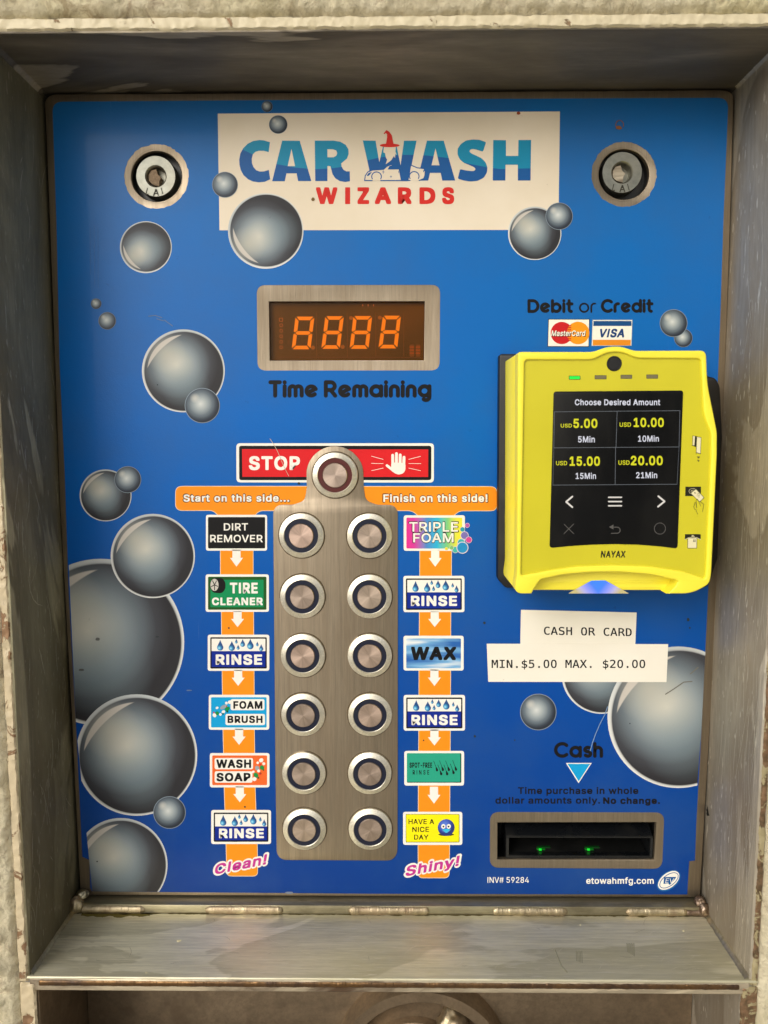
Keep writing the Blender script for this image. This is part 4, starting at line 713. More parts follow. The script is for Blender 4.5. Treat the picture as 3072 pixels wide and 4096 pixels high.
# ================================================================ wall
def wall():
    x0, x1, z0, z1, st = -.240, .240, -.29, .272, .0010
    nx = int((x1 - x0) / st); nz = int((z1 - z0) / st); V, F, ix = [], [], {}
    hx0, hx1, hz = XL - .0048, XR + .0036, ZT + .0050
    def ht(x, z):
        dist = max(hx0 - x, x - hx1, z - hz)
        e = dist - .0022 + .0016 * noise.noise(Vector((x * 120, z * 120, 2))) + .0008 * noise.noise(Vector((x * 500, z * 500, 2)))
        rise = max(-.0022, min(e * 1.4, .0015))
        big = .0032 * noise.fractal(Vector((x * 85, z * 85, 5)), .8, 2.1, 4)
        strk = .0014 * noise.noise(Vector(((x + z * .7) * 260, (z - x * .5) * 60, 8)))
        fine = .0007 * noise.noise(Vector((x * 420, z * 420, 14))) + .0005 * abs(noise.noise(Vector((x * 800, z * 700, 21))))
        far = min(1, max(0, (dist - .002) / .006))
        grv = .0024 * max(0, 1 - abs(dist + .0004 - .0007 * noise.noise(Vector((x * 90, z * 90, 30)))) / .0009) * (.4 + .9 * abs(noise.noise(Vector((x * 40, z * 40, 12)))))
        return DF + .0004 - grv + rise + (abs(big) * 1.4 + strk + fine) * (.25 + .75 * far)
    for j in range(nz + 1):
        for i in range(nx + 1):
            x = x0 + st * i; z = z0 + st * j
            if hx0 + .002 < x < hx1 - .002 and z < hz - .002: continue
            ix[(i, j)] = len(V); V.append(Vector((x, -ht(x, z), z)))
    for j in range(nz):
        for i in range(nx):
            k = [(i, j), (i + 1, j), (i + 1, j + 1), (i, j + 1)]
            if all(c in ix for c in k): F.append([ix[c] for c in k])
    w = thing('rendered_wall', (0, -.06, -1.2), 'rough cream painted rendered wall around the steel housing', 'wall')
    mk('render_coat', V, F, m_stucco, w, smooth=70)
    X0, X1, Z0, Z1 = x0 + st, x0 + st * (nx - 1), z0 + st, z0 + st * (nz - 1); y = -DF - .0005
    A = [(-2.5, y, -1.2), (2.5, y, -1.2), (2.5, y, 2.2), (-2.5, y, 2.2), (X0, y, Z0), (X1, y, Z0), (X1, y, Z1), (X0, y, Z1)]
    mk('wall_face', [Vector(a) for a in A], [(0, 1, 5, 4), (1, 2, 6, 5), (2, 3, 7, 6), (3, 0, 4, 7)], m_stucco, w)
    box('wall_below', x0, x1, -DF - .0004, .03, -1.2, -.36, m_stucco, w)
wall()
def _conc():
    t = NT('concrete_floor'); v = t.co(); return t.p(col=t.mix(t.noise(v, 3, 6), lin((186, 182, 172)), lin((206, 202, 192))), rough=.8)
g = mk('ground', [Vector(a) for a in [(-30, -30, -1.2), (30, -30, -1.2), (30, 30, -1.2), (-30, 30, -1.2)]], [(0, 1, 2, 3)], _conc()); g['kind'] = 'structure'
# ================================================================ the control panel
panel = thing('control_panel', (0, 0, -.2195), 'blue car wash control panel with bubbles, service labels and two columns of round steel buttons', 'control panel')
PLATE = fillet([(178, 378, 46), (2936, 360, 46), (2921, 900, 0), (2907, 1300, 0), (2885, 1900, 0), (2864, 2400, 0), (2849, 2737, 0), (2811, 3400, 0), (2800, 3589, 4), (1560, 3586, 0), (322, 3580, 4), (283, 2800, 0), (239, 2000, 0), (199, 900, 0)], 0, 8)
OVER = fillet([(209, 407, 42), (1400, 398, 0), (2914, 391, 44), (2893, 900, 0), (2880, 1300, 0), (2852, 2000, 0), (2831, 2400, 0), (2807, 2900, 0), (2785, 3300, 0), (2780, 3442, 0), (2757, 3445, 0),
    (2749, 3578, 0), (1500, 3575, 0), (369, 3566, 0), (361, 3551, 0), (358, 3440, 0), (329, 3427, 0), (304, 2900, 0), (274, 2350, 0), (259, 1900, 0), (238, 1450, 0), (226, 900, 0)], 0, 8)
CLIPP = [(226, 407), (2914, 391), (2893, 900), (2852, 2000), (2807, 2900), (2757, 3578), (369, 3566), (304, 2900), (259, 1900)]
KEYS = fillet(
    [q('K1', 735, 700) + (0,), q('K1', 735, 447) + (42,), q('K1', 868, 445) + (10,), q('K1', 945, 420) + (30,), q('K1', 957, 330) + (14,)] +
    [p + (0,) for p in Q('K1', arc(1144, 243, 189, 186, 180, 360, 22))] +
    [q('K1', 1335, 330) + (14,), q('K1', 1348, 420) + (30,), q('K1', 1425, 446) + (10,), q('K1', 1561, 447) + (48,), q('K4', 648, 300) + (0,), q('K5', 1561, 300) + (0,), q('K5', 1558, 817) + (46,), q('K5', 758, 815) + (46,), q('K5', 750, 300) + (0,), q('K3', 742, 300) + (0,)], 0, 8)
LOCKS = [(Q('LK', [(833, 878)])[0], 129), (q('B', 1037, 753), 130)]
OPD = Q('T', [(292, 260), (1325, 257), (1321, 649), (298, 649)])
BZD = fillet(Q('T', [(210, 150), (1428, 148), (1424, 716), (215, 717)]), 36, 8)
OPB = Q('C2', [(150, 648), (1204, 646), (1190, 895), (148, 893)])
BZB = fillet(Q('C2', [(99, 577), (1257, 580), (1243, 956), (98, 948)]), 38, 8)
def jag(p, a, f=.05, s=0): return [(x + a * noise.noise(Vector((x * f, y * f, s))), y + a * noise.noise(Vector((x * f, y * f, s + 9)))) for x, y in p]
slab('steel_plate', [PLATE, OPD[::-1], OPB[::-1]] + [circ(c[0], c[1], 101, 64) for c, r in LOCKS], 0, -.003, m_plate, panel, bev=.0004, seg=2)
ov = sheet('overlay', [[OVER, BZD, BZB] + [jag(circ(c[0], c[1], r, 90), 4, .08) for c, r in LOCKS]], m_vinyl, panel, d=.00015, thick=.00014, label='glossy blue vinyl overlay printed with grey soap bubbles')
slab('key_plate', [jag(KEYS, 1.2, .03)], .0006, .0001, m_plate, panel, bev=.00015, seg=2, label='brushed steel plate behind the buttons')
# bubbles: centre x, y, radius (photo pixels), turn of the artwork, small?
def bubble(x, y, r, turn=0, small=False, n=3):
    pts = circ(x, y, r, 72 if r > 60 else 40); pts = clip(pts, CLIPP if area(CLIPP) > 0 else CLIPP[::-1]); a = math.radians(turn); ca, sa = math.cos(a), math.sin(a)
    def uv(px, py):
        u, v = (px - x) / r, -(py - y) / r; return (u * ca - v * sa, u * sa + v * ca)
    # fan from a centre grid keeps interpolation exact (uv is affine)
    return sheet('bubble', [[pts]], m_bubs if small else m_bub, ov, n, uvf=uv)
D_ = lambda x, y, r: (x * 1.85172, y * 1.85172, r * 1.85172)
for a in [(577, 230, 12), (601, 269, 20), (486, 399, 28), (207.5, 656, 11.5), (231.5, 693, 19), (437, 876, 38), (1208, 467, 29.5), (1455, 698, 30), (1476, 730, 20), (276, 1036, 29)]:
    bubble(*D_(*a), small=True, n=6 + a[2] * .013)
bubble(678, 3250, 65, small=True, n=6); bubble(2153, 2848, 73, small=True, n=4)
bubble(*D_(574, 499, 81.5), turn=-82, n=4); bubble(*D_(1155, 504, 57.5), n=4); bubble(*D_(315, 534, 56), turn=-82); bubble(*D_(396, 801, 89.5)); bubble(*D_(228, 1070, 56))
bubble(403, 2569, 334, n=3); bubble(*D_(330, 1201, 91), n=4); bubble(546, 3020, 243, n=5); bubble(483, 3459, 187, n=4); bubble(2406, 2695, 160, n=3); bubble(2713, 2869, 283, n=4)
# logo sign
sgn = sheet('logo_sign', [[Q('L', [(24, 28), (1590, 18), (1583, 560), (32, 562)])]], m_sign, panel, 2, label='cream rectangle with the blue and red CAR WASH WIZARDS logo')
c1 = [[Q('L1', [(497, 190), (430, 170), (380, 166), (310, 178), (250, 208), (200, 258), (170, 315), (157, 385), (160, 440), (175, 500), (205, 555), (255, 600), (310, 625), (375, 634), (440, 628), (500, 600), (485, 497), (430, 513), (385, 515), (345, 500), (315, 465), (298, 420), (296, 370), (308, 325), (335, 297), (375, 285), (430, 285), (483, 300)])],
 [Q('L1', [(632, 173), (827, 175), (955, 620), (808, 620), (792, 535), (680, 535), (660, 622), (522, 622)]), Q('L1', [(735, 265), (775, 455), (693, 455)])],
 [Q('L1', [(993, 173), (1200, 173), (1275, 185), (1335, 220), (1365, 270), (1368, 320), (1350, 370), (1285, 425), (1290, 460), (1310, 495), (1340, 512), (1380, 512), (1382, 622), (1330, 630), (1270, 620), (1220, 590), (1190, 545), (1175, 490), (1165, 455), (1133, 452), (1133, 620), (998, 620)]), Q('L1', [(1133, 268), (1190, 268), (1228, 280), (1242, 310), (1230, 340), (1200, 357), (1133, 357)])],
 [Q('L2', [(68, 135), (180, 137), (212, 325), (244, 190), (364, 190), (398, 352), (428, 137), (538, 137), (466, 484), (100, 484), (125, 392)])],
 [Q('L2', [(628, 137), (775, 137), (875, 485), (762, 485), (748, 418), (655, 418), (640, 485), (570, 486), (570, 375)]), Q('L2', [(703, 205), (738, 352), (668, 352)])],
 [fillet(Q('L2', [(1145, 150), (1090, 130), (1030, 126), (970, 135), (925, 165), (897, 205), (895, 255), (915, 300), (950, 330), (1000, 350), (1040, 368), (1055, 385), (1040, 402), (1010, 402), (960, 395), (918, 385), (897, 468), (950, 485), (1010, 494), (1070, 488), (1125, 460), (1152, 415), (1157, 370), (1140, 325), (1105, 290), (1060, 268), (1015, 248), (998, 232), (1005, 215), (1030, 208), (1070, 218), (1118, 233)]), 5, 2)],
 [Q('L2', [(1207, 131), (1318, 133), (1318, 270), (1425, 270), (1427, 131), (1538, 131), (1533, 485), (1422, 485), (1422, 347), (1315, 347), (1313, 485), (1203, 485)])]]
for sh in c1: sheet('letter', [sh], m_logo, sgn, 4, uvf=uv_logo)
SW = m_sign
sheet('wizard_beard', [[Q('L2', [(252, 188), (357, 188), (353, 230), (364, 262), (352, 252), (350, 290), (340, 270), (326, 292), (316, 308), (290, 328), (268, 342), (281, 302), (270, 285), (262, 245), (247, 238)])]], SW, sgn, 6)
sheet('wizard_hat', [[fillet(Q('L2', [(275, 43), (300, 60), (322, 90), (330, 135), (337, 166), (270, 166), (280, 110), (280, 82), (268, 68), (257, 82), (249, 74)]), 2, 2)]], LRED, sgn, 7)
sheet('hat_brim', [[Q('L2', circ(303, 178, 87, 30, 16))]], LRED, sgn, 8)
sheet('car_drawing', [[Q('L2', [(80, 486), (86, 440), (108, 408), (150, 392), (250, 386), (275, 360), (310, 345), (377, 341), (407, 486)])], [Q('L2', [(470, 484), (490, 352), (545, 372), (602, 380), (610, 402), (606, 440), (595, 470), (560, 485)])]], SW, sgn, 7)
LB = pr((26, 88, 154), .3)
strokes('car_outline', [[(84, 484), (90, 442), (112, 410), (152, 394), (250, 387), (277, 362), (312, 347), (377, 343)], [(377, 343), (406, 484)], [(84, 485), (150, 485)], [(225, 485), (480, 485)], [(492, 352), (545, 374), (602, 380), (608, 400)], [(560, 485), (600, 468)]] +
    [arc(188, 450, 42, 40, 150, 390, 20), arc(517, 447, 42, 40, 150, 390, 20)], 9, LB, sgn, 8, z='L2')
sheet('car_window', [[Q('L2', [(285, 388), (300, 360), (330, 349), (374, 347), (384, 388)])], [Q('L2', [(103, 440), (120, 418), (148, 410), (130, 434), (112, 448)])], [Q('L2', [(592, 392), (602, 398), (604, 415), (596, 408)])]], LB, sgn, 8.5)
strokes('sparkle', [[(247, 396), (247, 424)], [(237, 410), (257, 410)], [(314, 442), (314, 460)], [(306, 451), (322, 451)], [(381, 400), (381, 418)]], 4, LB, sgn, 8.5, z='L2')
for ch, a, b in zip('WIZARDS', (473, 607, 663, 742, 848, 947, 1050), (572, 630, 717, 818, 912, 1020, 1106)):
    text('letter', ch, 'L', a, b, 442, 365, LRED, sgn, 4, grow=62 if ch != 'I' else 20)
# printed headings
rtext('heading', 'Time Remaining', 'T', 288, 1370, 897, 781, 27, BLACK, ov, 3, label='black rounded heading Time Remaining')
rtext('heading', 'Debit', 'R1', 265, 572, 169, 77, 20.5, BLACK, ov, 3, label='black heading Debit')
rtext('heading', 'or', 'R1', 607, 722, 168, 77, 12, BLACK, ov, 3, label='thin black or')
rtext('heading', 'Credit', 'R1', 752, 1103, 168, 76, 20.5, BLACK, ov, 3, label='black heading Credit')
rtext('heading', 'Cash', 'C2', 524, 850, 218, 113, 23, BLACK, ov, 3, label='black rounded heading Cash')
text('small_print', 'Time purchase in whole', 'C2', 285, 1084, 458, 413, BLACK, ov, 3, grow=30)
text('small_print', 'dollar amounts only.', 'C2', 135, 830, 522, 478, BLACK, ov, 3, grow=30)
text('small_print', 'No change.', 'C2', 850, 1228, 524, 480, BLACK, ov, 3, grow=48)
text('inventory_number', 'INV# 59284', 'C2', 83, 358, 1047, 1009, WHITE, ov, 3, grow=8)
text('web_address', 'etowahmfg.com', 'C2', 738, 1186, 1054, 1012, WHITE, ov, 3, grow=26)
tri = [(603, 252), (775, 252), (687, 386)]
sheet('down_triangle', [[Q('C2', tri)]], WHITE, ov, 3); sheet('triangle_fill', [[Q('C2', [(614, 258), (764, 258), (688, 374)])]], CYAN, ov, 4)
def ell(cx, cy, a, b, ang, n=48):
    c, s = math.cos(math.radians(ang)), math.sin(math.radians(ang)); return [(cx + x * c - y * s, cy + x * s + y * c) for x, y in circ(0, 0, a, n, b)]
EB = pr((0, 84, 150)); eb2 = pr((26, 96, 160))
sheet('maker_logo', [[Q('BR', ell(396, 390, 172, 108, -38))]], eb2, ov, 3, label='white oval maker logo with blue EV letters'); sheet('maker_logo', [[Q('BR', ell(396, 386, 156, 92, -38))]], WHITE, ov, 4)
sheet('maker_logo', [[Q('BR', ell(400, 386, 140, 74, -36)), Q('BR', ell(400, 386, 131, 65, -36))]], EB, ov, 5)
sheet('maker_logo', [[Q('BR', [(338, 345), (492, 342), (482, 362), (415, 440), (400, 440), (395, 425), (330, 430)])]], EB, ov, 6)
text('maker_logo', 'EV', 'BR', 352, 468, 420, 362, WHITE, ov, 7, slant=.2)
# card logos
mc = sheet('card_logo', [[Q('R1', [(403, 209), (678, 209), (673, 394), (398, 393)])]], BLACK, panel, 3, label='white card emblem with red and orange circles'); sheet('emblem_field', [[Q('R1', [(407, 213), (674, 213), (670, 390), (402, 389)])]], WHITE, mc, 4)
sheet('red_circle', [[Q('R1', circ(493, 302, 74))]], pr((196, 30, 36)), mc, 5); sheet('orange_circle', [[Q('R1', circ(601, 302, 75, 48))]], pr((240, 150, 26)), mc, 6)
sheet('red_bar', [[Q('R1', rrect(528, y, 556, y + 6))] for y in range(250, 352, 12)], pr((196, 30, 36)), mc, 7)
text('lettering', 'MasterCard', 'R1', 427, 655, 326, 289, BLACK, mc, 8, grow=34, slant=.14); text('lettering', 'MasterCard', 'R1', 423, 651, 322, 285, WHITE, mc, 9, grow=26, slant=.14)
vs = sheet('card_logo', [[Q('R1', [(695, 212), (964, 212), (958, 389), (688, 390)])]], WHITE, panel, 3, label='white card emblem with blue and orange bars')
sheet('emblem_edge', [[Q('R1', [(695, 212), (964, 212), (958, 389), (688, 390)]), Q('R1', [(699, 216), (960, 216), (954, 385), (692, 386)])]], pr((96, 130, 170)), vs, 5)
sheet('blue_bar', [[Q('R1', [(703, 222), (956, 222), (955, 255), (702, 255)])]], pr((22, 74, 132)), vs, 5.5); sheet('orange_bar', [[Q('R1', [(699, 347), (951, 347), (950, 384), (698, 384)])]], pr((226, 140, 36)), vs, 5.5)
text('lettering', 'VISA', 'R1', 735, 918, 331, 274, pr((20, 60, 120)), vs, 6, grow=46, slant=.22)
# stop banner
st = sheet('stop_banner', [[fillet([q('K1', 490, 38), q('K2', 889, 38), q('K2', 888, 299), q('K1', 491, 298)], 16, 5), ]], WHITE, panel, 2, label='red STOP banner with a white raised hand')
sheet('banner_border', [[fillet([q('K1', 508, 55), q('K2', 872, 55), q('K2', 871, 283), q('K1', 509, 283)], 10, 4)]], BLACK, st, 3)
sheet('banner_field', [[[q('K1', 528, 77), q('K2', 851, 79), q('K2', 850, 262), q('K1', 530, 261)]]], RED, st, 4)
text('lettering', 'STOP', 'K1', 573, 912, 216, 124, WHITE, st, 5, grow=46)
strokes('motion_line', [[(475, 124), (552, 145)], [(474, 172), (552, 173)], [(475, 220), (552, 203)], [(722, 145), (800, 125)], [(722, 173), (802, 173)], [(722, 203), (800, 220)]], 3, WHITE, st, 5, z='K2')
strokes('hand_symbol', [[(615, 118), (616, 200)], [(640, 107), (640, 200)], [(665, 116), (664, 200)], [(690, 131), (688, 210)]], 19, WHITE, st, 6, z='K2')
strokes('hand_symbol', [[(577, 186), (600, 204), (622, 222)]], 17, WHITE, st, 5.6, z='K2')
sheet('hand_symbol', [[fillet(Q('K2', [(605, 165), (699, 170), (700, 215, ), (686, 238), (655, 247), (628, 238), (605, 215)]), 8, 4)]], WHITE, st, 5.2)
# orange guide bands
EDGE = pr((232, 214, 176))
def band(name, pts, rads, n=2):
    p = fillet([a + (r,) for a, r in zip(pts, rads)], 0, 6)
    b = sheet(name, [[offset(p, 2.2)]], EDGE, panel, n, label=None); sheet('band_fill', [[p]], ORANGE, b, n + 1); return b
bl = band('start_band', [q('K1', 88, 325), q('K1', 960, 325), q('K1', 960, 484), q('K1', 640, 484), q('K1', 600, 530), q('K1', 600, 908), q('K3', 606, 470), q('K3', 608, 860), q('K5', 613, 330), q('K5', 627, 706), q('K5', 630, 918), q('K5', 428, 918), q('K5', 423, 706), q('K5', 411, 330), q('K3', 403, 860), q('K3', 397, 470), q('K3', 392, 80), q('K1', 386, 908), q('K1', 385, 530), q('K1', 335, 483), q('K1', 88, 483)],
     [26, 0, 0, 18, 18, 0, 0, 0, 0, 0, 18, 18, 0, 0, 0, 0, 0, 0, 14, 14, 26])
br = band('finish_band', [q('K2', 415, 326), q('K2', 1306, 327), q('K2', 1306, 485), q('K2', 1055, 485), q('K2', 1006, 530), q('K2', 1003, 908), q('K4', 999, 80), q('K4', 998, 470), q('K4', 996, 870), q('K6', 993, 330), q('K6', 991, 715), q('K6', 988, 930), q('K6', 786, 930), q('K6', 785, 715), q('K6', 787, 330), q('K4', 790, 870), q('K4', 791, 470), q('K4', 794, 80), q('K2', 796, 908), q('K2', 798, 530), q('K2', 745, 484), q('K2', 415, 483)],
     [0, 26, 26, 18, 14, 0, 0, 0, 0, 0, 0, 18, 18, 0, 0, 0, 0, 0, 0, 14, 18, 0])
bl['label'] = 'orange band reading Start on this side, with arrows down the left labels'; br['label'] = 'orange band reading Finish on this side, with arrows down the right labels'
OUTL = pr((70, 48, 24))
text('lettering', 'Start on this side...', 'K1', 136, 845, 428, 375, OUTL, bl, 5, grow=42, extra=3.2, track=10); text('lettering', 'Start on this side...', 'K1', 139, 842, 426, 378, WHITE, bl, 7, grow=36, track=10)
text('lettering', 'Finish on this side!', 'K2', 550, 1248, 430, 374, OUTL, br, 5, grow=42, extra=3.2, track=10); text('lettering', 'Finish on this side!', 'K2', 553, 1245, 428, 377, WHITE, br, 7, grow=36, track=10)
def arrow(par, z, cx, y0, y1):
    sheet('arrow', [[Q(z, [(cx - 27, y0), (cx + 27, y0), (cx + 27, y0 + (y1 - y0) * .48), (cx + 43, y0 + (y1 - y0) * .48), (cx, y1), (cx - 43, y0 + (y1 - y0) * .48), (cx - 27, y0 + (y1 - y0) * .48)])]], WHITE, par, 5)
for a in [('K1', 491, 745, 857), ('K3', 498, 75, 180), ('K3', 502, 465, 570), ('K3', 508, 855, 962), ('K5', 513, 325, 430)]: arrow(bl, *a)
for a in [('K2', 897, 745, 858), ('K4', 894, 75, 180), ('K4', 892, 462, 571), ('K4', 892, 860, 966), ('K6', 889, 327, 439)]: arrow(br, *a)
PKW = pr((240, 220, 226))
for s_, z, a, par in (('Clean!', 'K5', (338, 702, 914, 838), bl), ('Shiny!', 'K6', (693, 1068, 926, 850), br)):
    sl_ = .20
    text('lettering', s_, z, a[0], a[1], a[2], a[3], WHITE, par, 6, grow=44, extra=9, slant=.16, slope=-sl_); text('lettering', s_, z, a[0] + 5, a[1] - 5, a[2] - 3, a[3] + 3, MAG, par, 8, grow=40, slant=.16, slope=-sl_)
# service labels
def drops(z, dx, dy, par, n=8):
    for x, y, r, h in [(383, 300, 21, 72), (460, 305, 21, 66), (490, 273, 9, 32), (502, 313, 10, 34), (532, 285, 16, 52), (583, 292, 22, 70), (629, 291, 9, 32), (655, 316, 14, 46)]:
        x += dx; y += dy; t0 = y - h / 2; cb = y + h / 2 - r
        pts = arc(x, cb, r, r, -25, 205, 12) + [(x - r * .35, t0 + h * .25), (x, t0), (x + r * .35, t0 + h * .25)]
        sheet('water_drop', [[Q(z, pts)]], m_drop, par, n, uvf=lambda px, py, z=z, x=x, cb=cb, r=r: ((px - q(z, x, cb)[0]) / (r * ZONES[z][2]), -(py - q(z, x, cb)[1]) / (r * ZONES[z][2])))
def _drop():
    t = NT('printed_water_drop'); uv = t.n('ShaderNodeUVMap'); sp = t.n('ShaderNodeSeparateXYZ', {0: uv.outputs[0]})
    d = t.math('SQRT', t.math('ADD', t.math('MULTIPLY', t.math('ADD', sp.outputs[0], .35), t.math('ADD', sp.outputs[0], .35)), t.math('MULTIPLY', t.math('ADD', sp.outputs[1], .2), t.math('ADD', sp.outputs[1], .2))))
    return t.p(col=t.ramp(d, [(.1, lin((150, 210, 232))), (.5, lin((60, 150, 200))), (1, lin((14, 70, 130)))]), rough=.35)
m_drop = _drop()
def label(z, x0, y0, x1, y1, txt, r=10):
    return sheet('service_label', [[fillet(Q(z, [(x0, y0), (x1, y0), (x1, y1), (x0, y1)]), r, 5)]], WHITE, panel, 5, label=txt)
def lr(par, name, z, x0, y0, x1, y1, mat, n, r=5): return sheet(name, [[fillet(Q(z, [(x0, y0), (x1, y0), (x1, y1), (x0, y1)]), r, 4) if r else Q(z, [(x0, y0), (x1, y0), (x1, y1), (x0, y1)])]], mat, par, n)
l = label('K1', 288, 513, 694, 751, 'black service label reading DIRT REMOVER'); lr(l, 'label_field', 'K1', 302, 528, 681, 736, BLACK, 6)
text('lettering', 'DIRT', 'K1', 407, 567, 617, 569, WHITE, l, 7, grow=18); text('lettering', 'REMOVER', 'K1', 316, 665, 695, 646, WHITE, l, 7, grow=18)
l = label('K1', 286, 908, 706, 1157, 'green service label reading TIRE CLEANER with a tyre'); lr(l, 'label_border', 'K1', 302, 924, 690, 1143, pr((34, 84, 34)), 6); lr(l, 'label_field', 'K1', 318, 944, 671, 1126, pr((18, 138, 84)), 7, 2)
sheet('tyre_drawing', [[Q('K1', fillet([(330, 935), (395, 930), (418, 960), (418, 1005), (395, 1034), (335, 1030), (316, 1000), (316, 960)], 18, 4))]], BLACK, l, 8)
sheet('tyre_drawing', [[Q('K1', ell(345, 978, 27, 40, 0))]], pr((196, 192, 184)), l, 9); strokes('tyre_drawing', [[(345, 978), (345 + 22 * math.cos(a), 978 + 33 * math.sin(a))] for a in (.3, 1.55, 2.8, 4.1, 5.35)], 6, pr((60, 58, 56)), l, 10, z='K1')
text('lettering', 'TIRE', 'K1', 447, 632, 1035, 963, WHITE, l, 8, grow=48); text('lettering', 'CLEANER', 'K1', 328, 666, 1113, 1062, WHITE, l, 8, grow=52)
def rinse(z, x0, y0, x1, y1, dx, dy, tx0, tx1, tb, tc, txt):
    l = label(z, x0, y0, x1, y1, txt); lr(l, 'label_border', z, x0 + 17, y0 + 17, x1 - 17, y1 - 15, BLACK, 6)
    lr(l, 'label_field', z, x0 + 26, y0 + 27, x1 - 26, y0 + 110, WHITE, 7, 2); lr(l, 'label_field', z, x0 + 26, y0 + 109, x1 - 26, y1 - 25, DKBLUE, 7.4, 2)
    drops(z, dx, dy, l); text('lettering', 'RINSE', z, tx0, tx1, tb, tc, WHITE, l, 8, grow=52); return l
rinse('K3', 300, 230, 709, 470, 0, 0, 353, 661, 430, 361, 'RINSE label with blue drops, third down the left column')
rinse('K5', 323, 481, 720, 707, 20, 250, 375, 673, 668, 604, 'RINSE label with blue drops, lowest in the left column')
rinse('K2', 686, 918, 1091, 1159, 384, 688, 736, 1042, 1118, 1050, 'RINSE label with blue drops, second down the right column')
rinse('K4', 688, 630, 1095, 867, 388, 400, 740, 1046, 830, 762, 'RINSE label with blue drops, fourth down the right column')
def foamdots(par, z, pts, n=8):
    for x, y, rx, ry, c in pts: sheet('foam_dot', [[Q(z, ell(x, y, rx, ry, -30, 16))]], c, par, n); n += .3
GRN = pr((30, 140, 70)); GRY = pr((150, 160, 168)); DGN = pr((20, 80, 50))
l = label('K3', 307, 629, 708, 861, 'cyan service label reading FOAM BRUSH'); lr(l, 'label_field', 'K3', 322, 645, 691, 846, CYAN, 6)
lr(l, 'word_pad', 'K3', 452, 658, 677, 731, WHITE, 7, 8); lr(l, 'word_pad', 'K3', 418, 756, 680, 830, WHITE, 7, 8)
text('lettering', 'FOAM', 'K3', 470, 663, 722, 671, BLACK, l, 8, grow=50); text('lettering', 'BRUSH', 'K3', 432, 664, 816, 768, BLACK, l, 8, grow=50)
foamdots(l, 'K3', [(362, 716, 10, 8, WHITE), (404, 710, 24, 12, GRY), (424, 684, 9, 10, WHITE), (446, 678, 12, 12, WHITE), (430, 722, 18, 13, GRN), (404, 742, 12, 10, WHITE), (430, 740, 7, 7, DGN), (362, 752, 13, 13, GRN), (345, 765, 12, 14, WHITE), (341, 747, 5, 5, RED), (384, 760, 8, 9, WHITE), (402, 755, 6, 6, DGN), (425, 706, 4, 4, RED)])
l = label('K5', 314, 103, 710, 331, 'orange service label reading WASH SOAP'); lr(l, 'label_field', 'K5', 330, 119, 694, 316, pr((232, 104, 46)), 6)
lr(l, 'word_pad', 'K5', 346, 136, 601, 211, WHITE, 7, 8); lr(l, 'word_pad', 'K5', 346, 224, 597, 300, WHITE, 7, 8)
text('lettering', 'WASH', 'K5', 357, 588, 202, 146, BLACK, l, 8, grow=52); text('lettering', 'SOAP', 'K5', 358, 584, 291, 235, BLACK, l, 8, grow=52)
foamdots(l, 'K5', [(655, 151, 15, 13, WHITE), (632, 168, 9, 9, WHITE), (672, 174, 10, 10, WHITE), (650, 182, 6, 10, RED), (628, 203, 14, 16, GRY), (660, 200, 14, 16, GRN), (602, 228, 10, 8, WHITE), (638, 222, 10, 10, WHITE), (620, 250, 14, 18, GRN), (648, 240, 8, 8, RED), (610, 276, 14, 14, WHITE), (636, 268, 6, 6, DGN), (670, 216, 5, 5, DGN), (652, 237, 4, 4, DGN)])
def _tri():
    t = NT('rainbow_label_print'); uv = t.n('ShaderNodeUVMap'); sp = t.n('ShaderNodeSeparateXYZ', {0: uv.outputs[0]})
    return t.p(col=t.ramp(sp.outputs[0], [(0, lin((222, 34, 140))), (.14, lin((206, 50, 150))), (.36, lin((70, 130, 200))), (.55, lin((30, 172, 214))), (.74, lin((120, 196, 120))), (.92, lin((226, 218, 50)))]), rough=.35)
l = label('K2', 688, 516, 1094, 752, 'rainbow service label reading TRIPLE FOAM')
xa, xb = q('K2', 706, 0)[0], q('K2', 1076, 0)[0]
sheet('label_field', [[fillet(Q('K2', [(706, 532), (1076, 532), (1076, 737), (706, 737)]), 5, 4)]], _tri(), l, 6, uvf=lambda x, y: ((x - xa) / (xb - xa), 0))
for s_, a, b, c, e in (('TRIPLE', 722, 1052, 628, 558), ('FOAM', 748, 1022, 699, 632)):
    text('lettering', s_, 'K2', a, b, c, e, BLACK, l, 7, grow=30, extra=2.2); text('lettering', s_, 'K2', a + 3, b - 3, c - 3, e + 3, WHITE, l, 8.2, grow=22)
k = 9
for x, y, r, c in [(1110, 583, 16, (176, 90, 170)), (1078, 610, 17, (40, 150, 170)), (1092, 650, 27, (120, 110, 180)), (1120, 679, 22, (206, 70, 150)), (1070, 697, 26, (60, 170, 180)), (1031, 745, 22, (70, 180, 170)), (1078, 731, 40, (40, 140, 200)), (1006, 732, 14, (120, 180, 110)), (971, 738, 11, (226, 214, 40))]:
    sheet('foam_bubble', [[Q('K2', circ(x, y, r, 28))]], pr((214, 206, 220)), l, k); sheet('foam_bubble', [[Q('K2', circ(x, y, r * .87, 28))]], pr(c), l, k + .35); k += .7
def _wax():
    t = NT('streaked_blue_print'); uv = t.n('ShaderNodeUVMap'); v = t.n('ShaderNodeMapping', {0: uv.outputs[0], 'Rotation': (0, 0, .33), 'Scale': (4, 34, 1)})
    f = t.noise(v, .55, 3, .5); g2 = t.ramp(f, [(.38, lin((24, 92, 170))), (.5, lin((110, 168, 214))), (.6, lin((226, 232, 234))), (.72, lin((60, 128, 192)))])
    return t.p(col=g2, rough=.35)
l = label('K4', 687, 237, 1086, 468, 'pale blue streaked service label reading WAX'); lr(l, 'label_field', 'K4', 705, 255, 1068, 453, _wax(), 6)
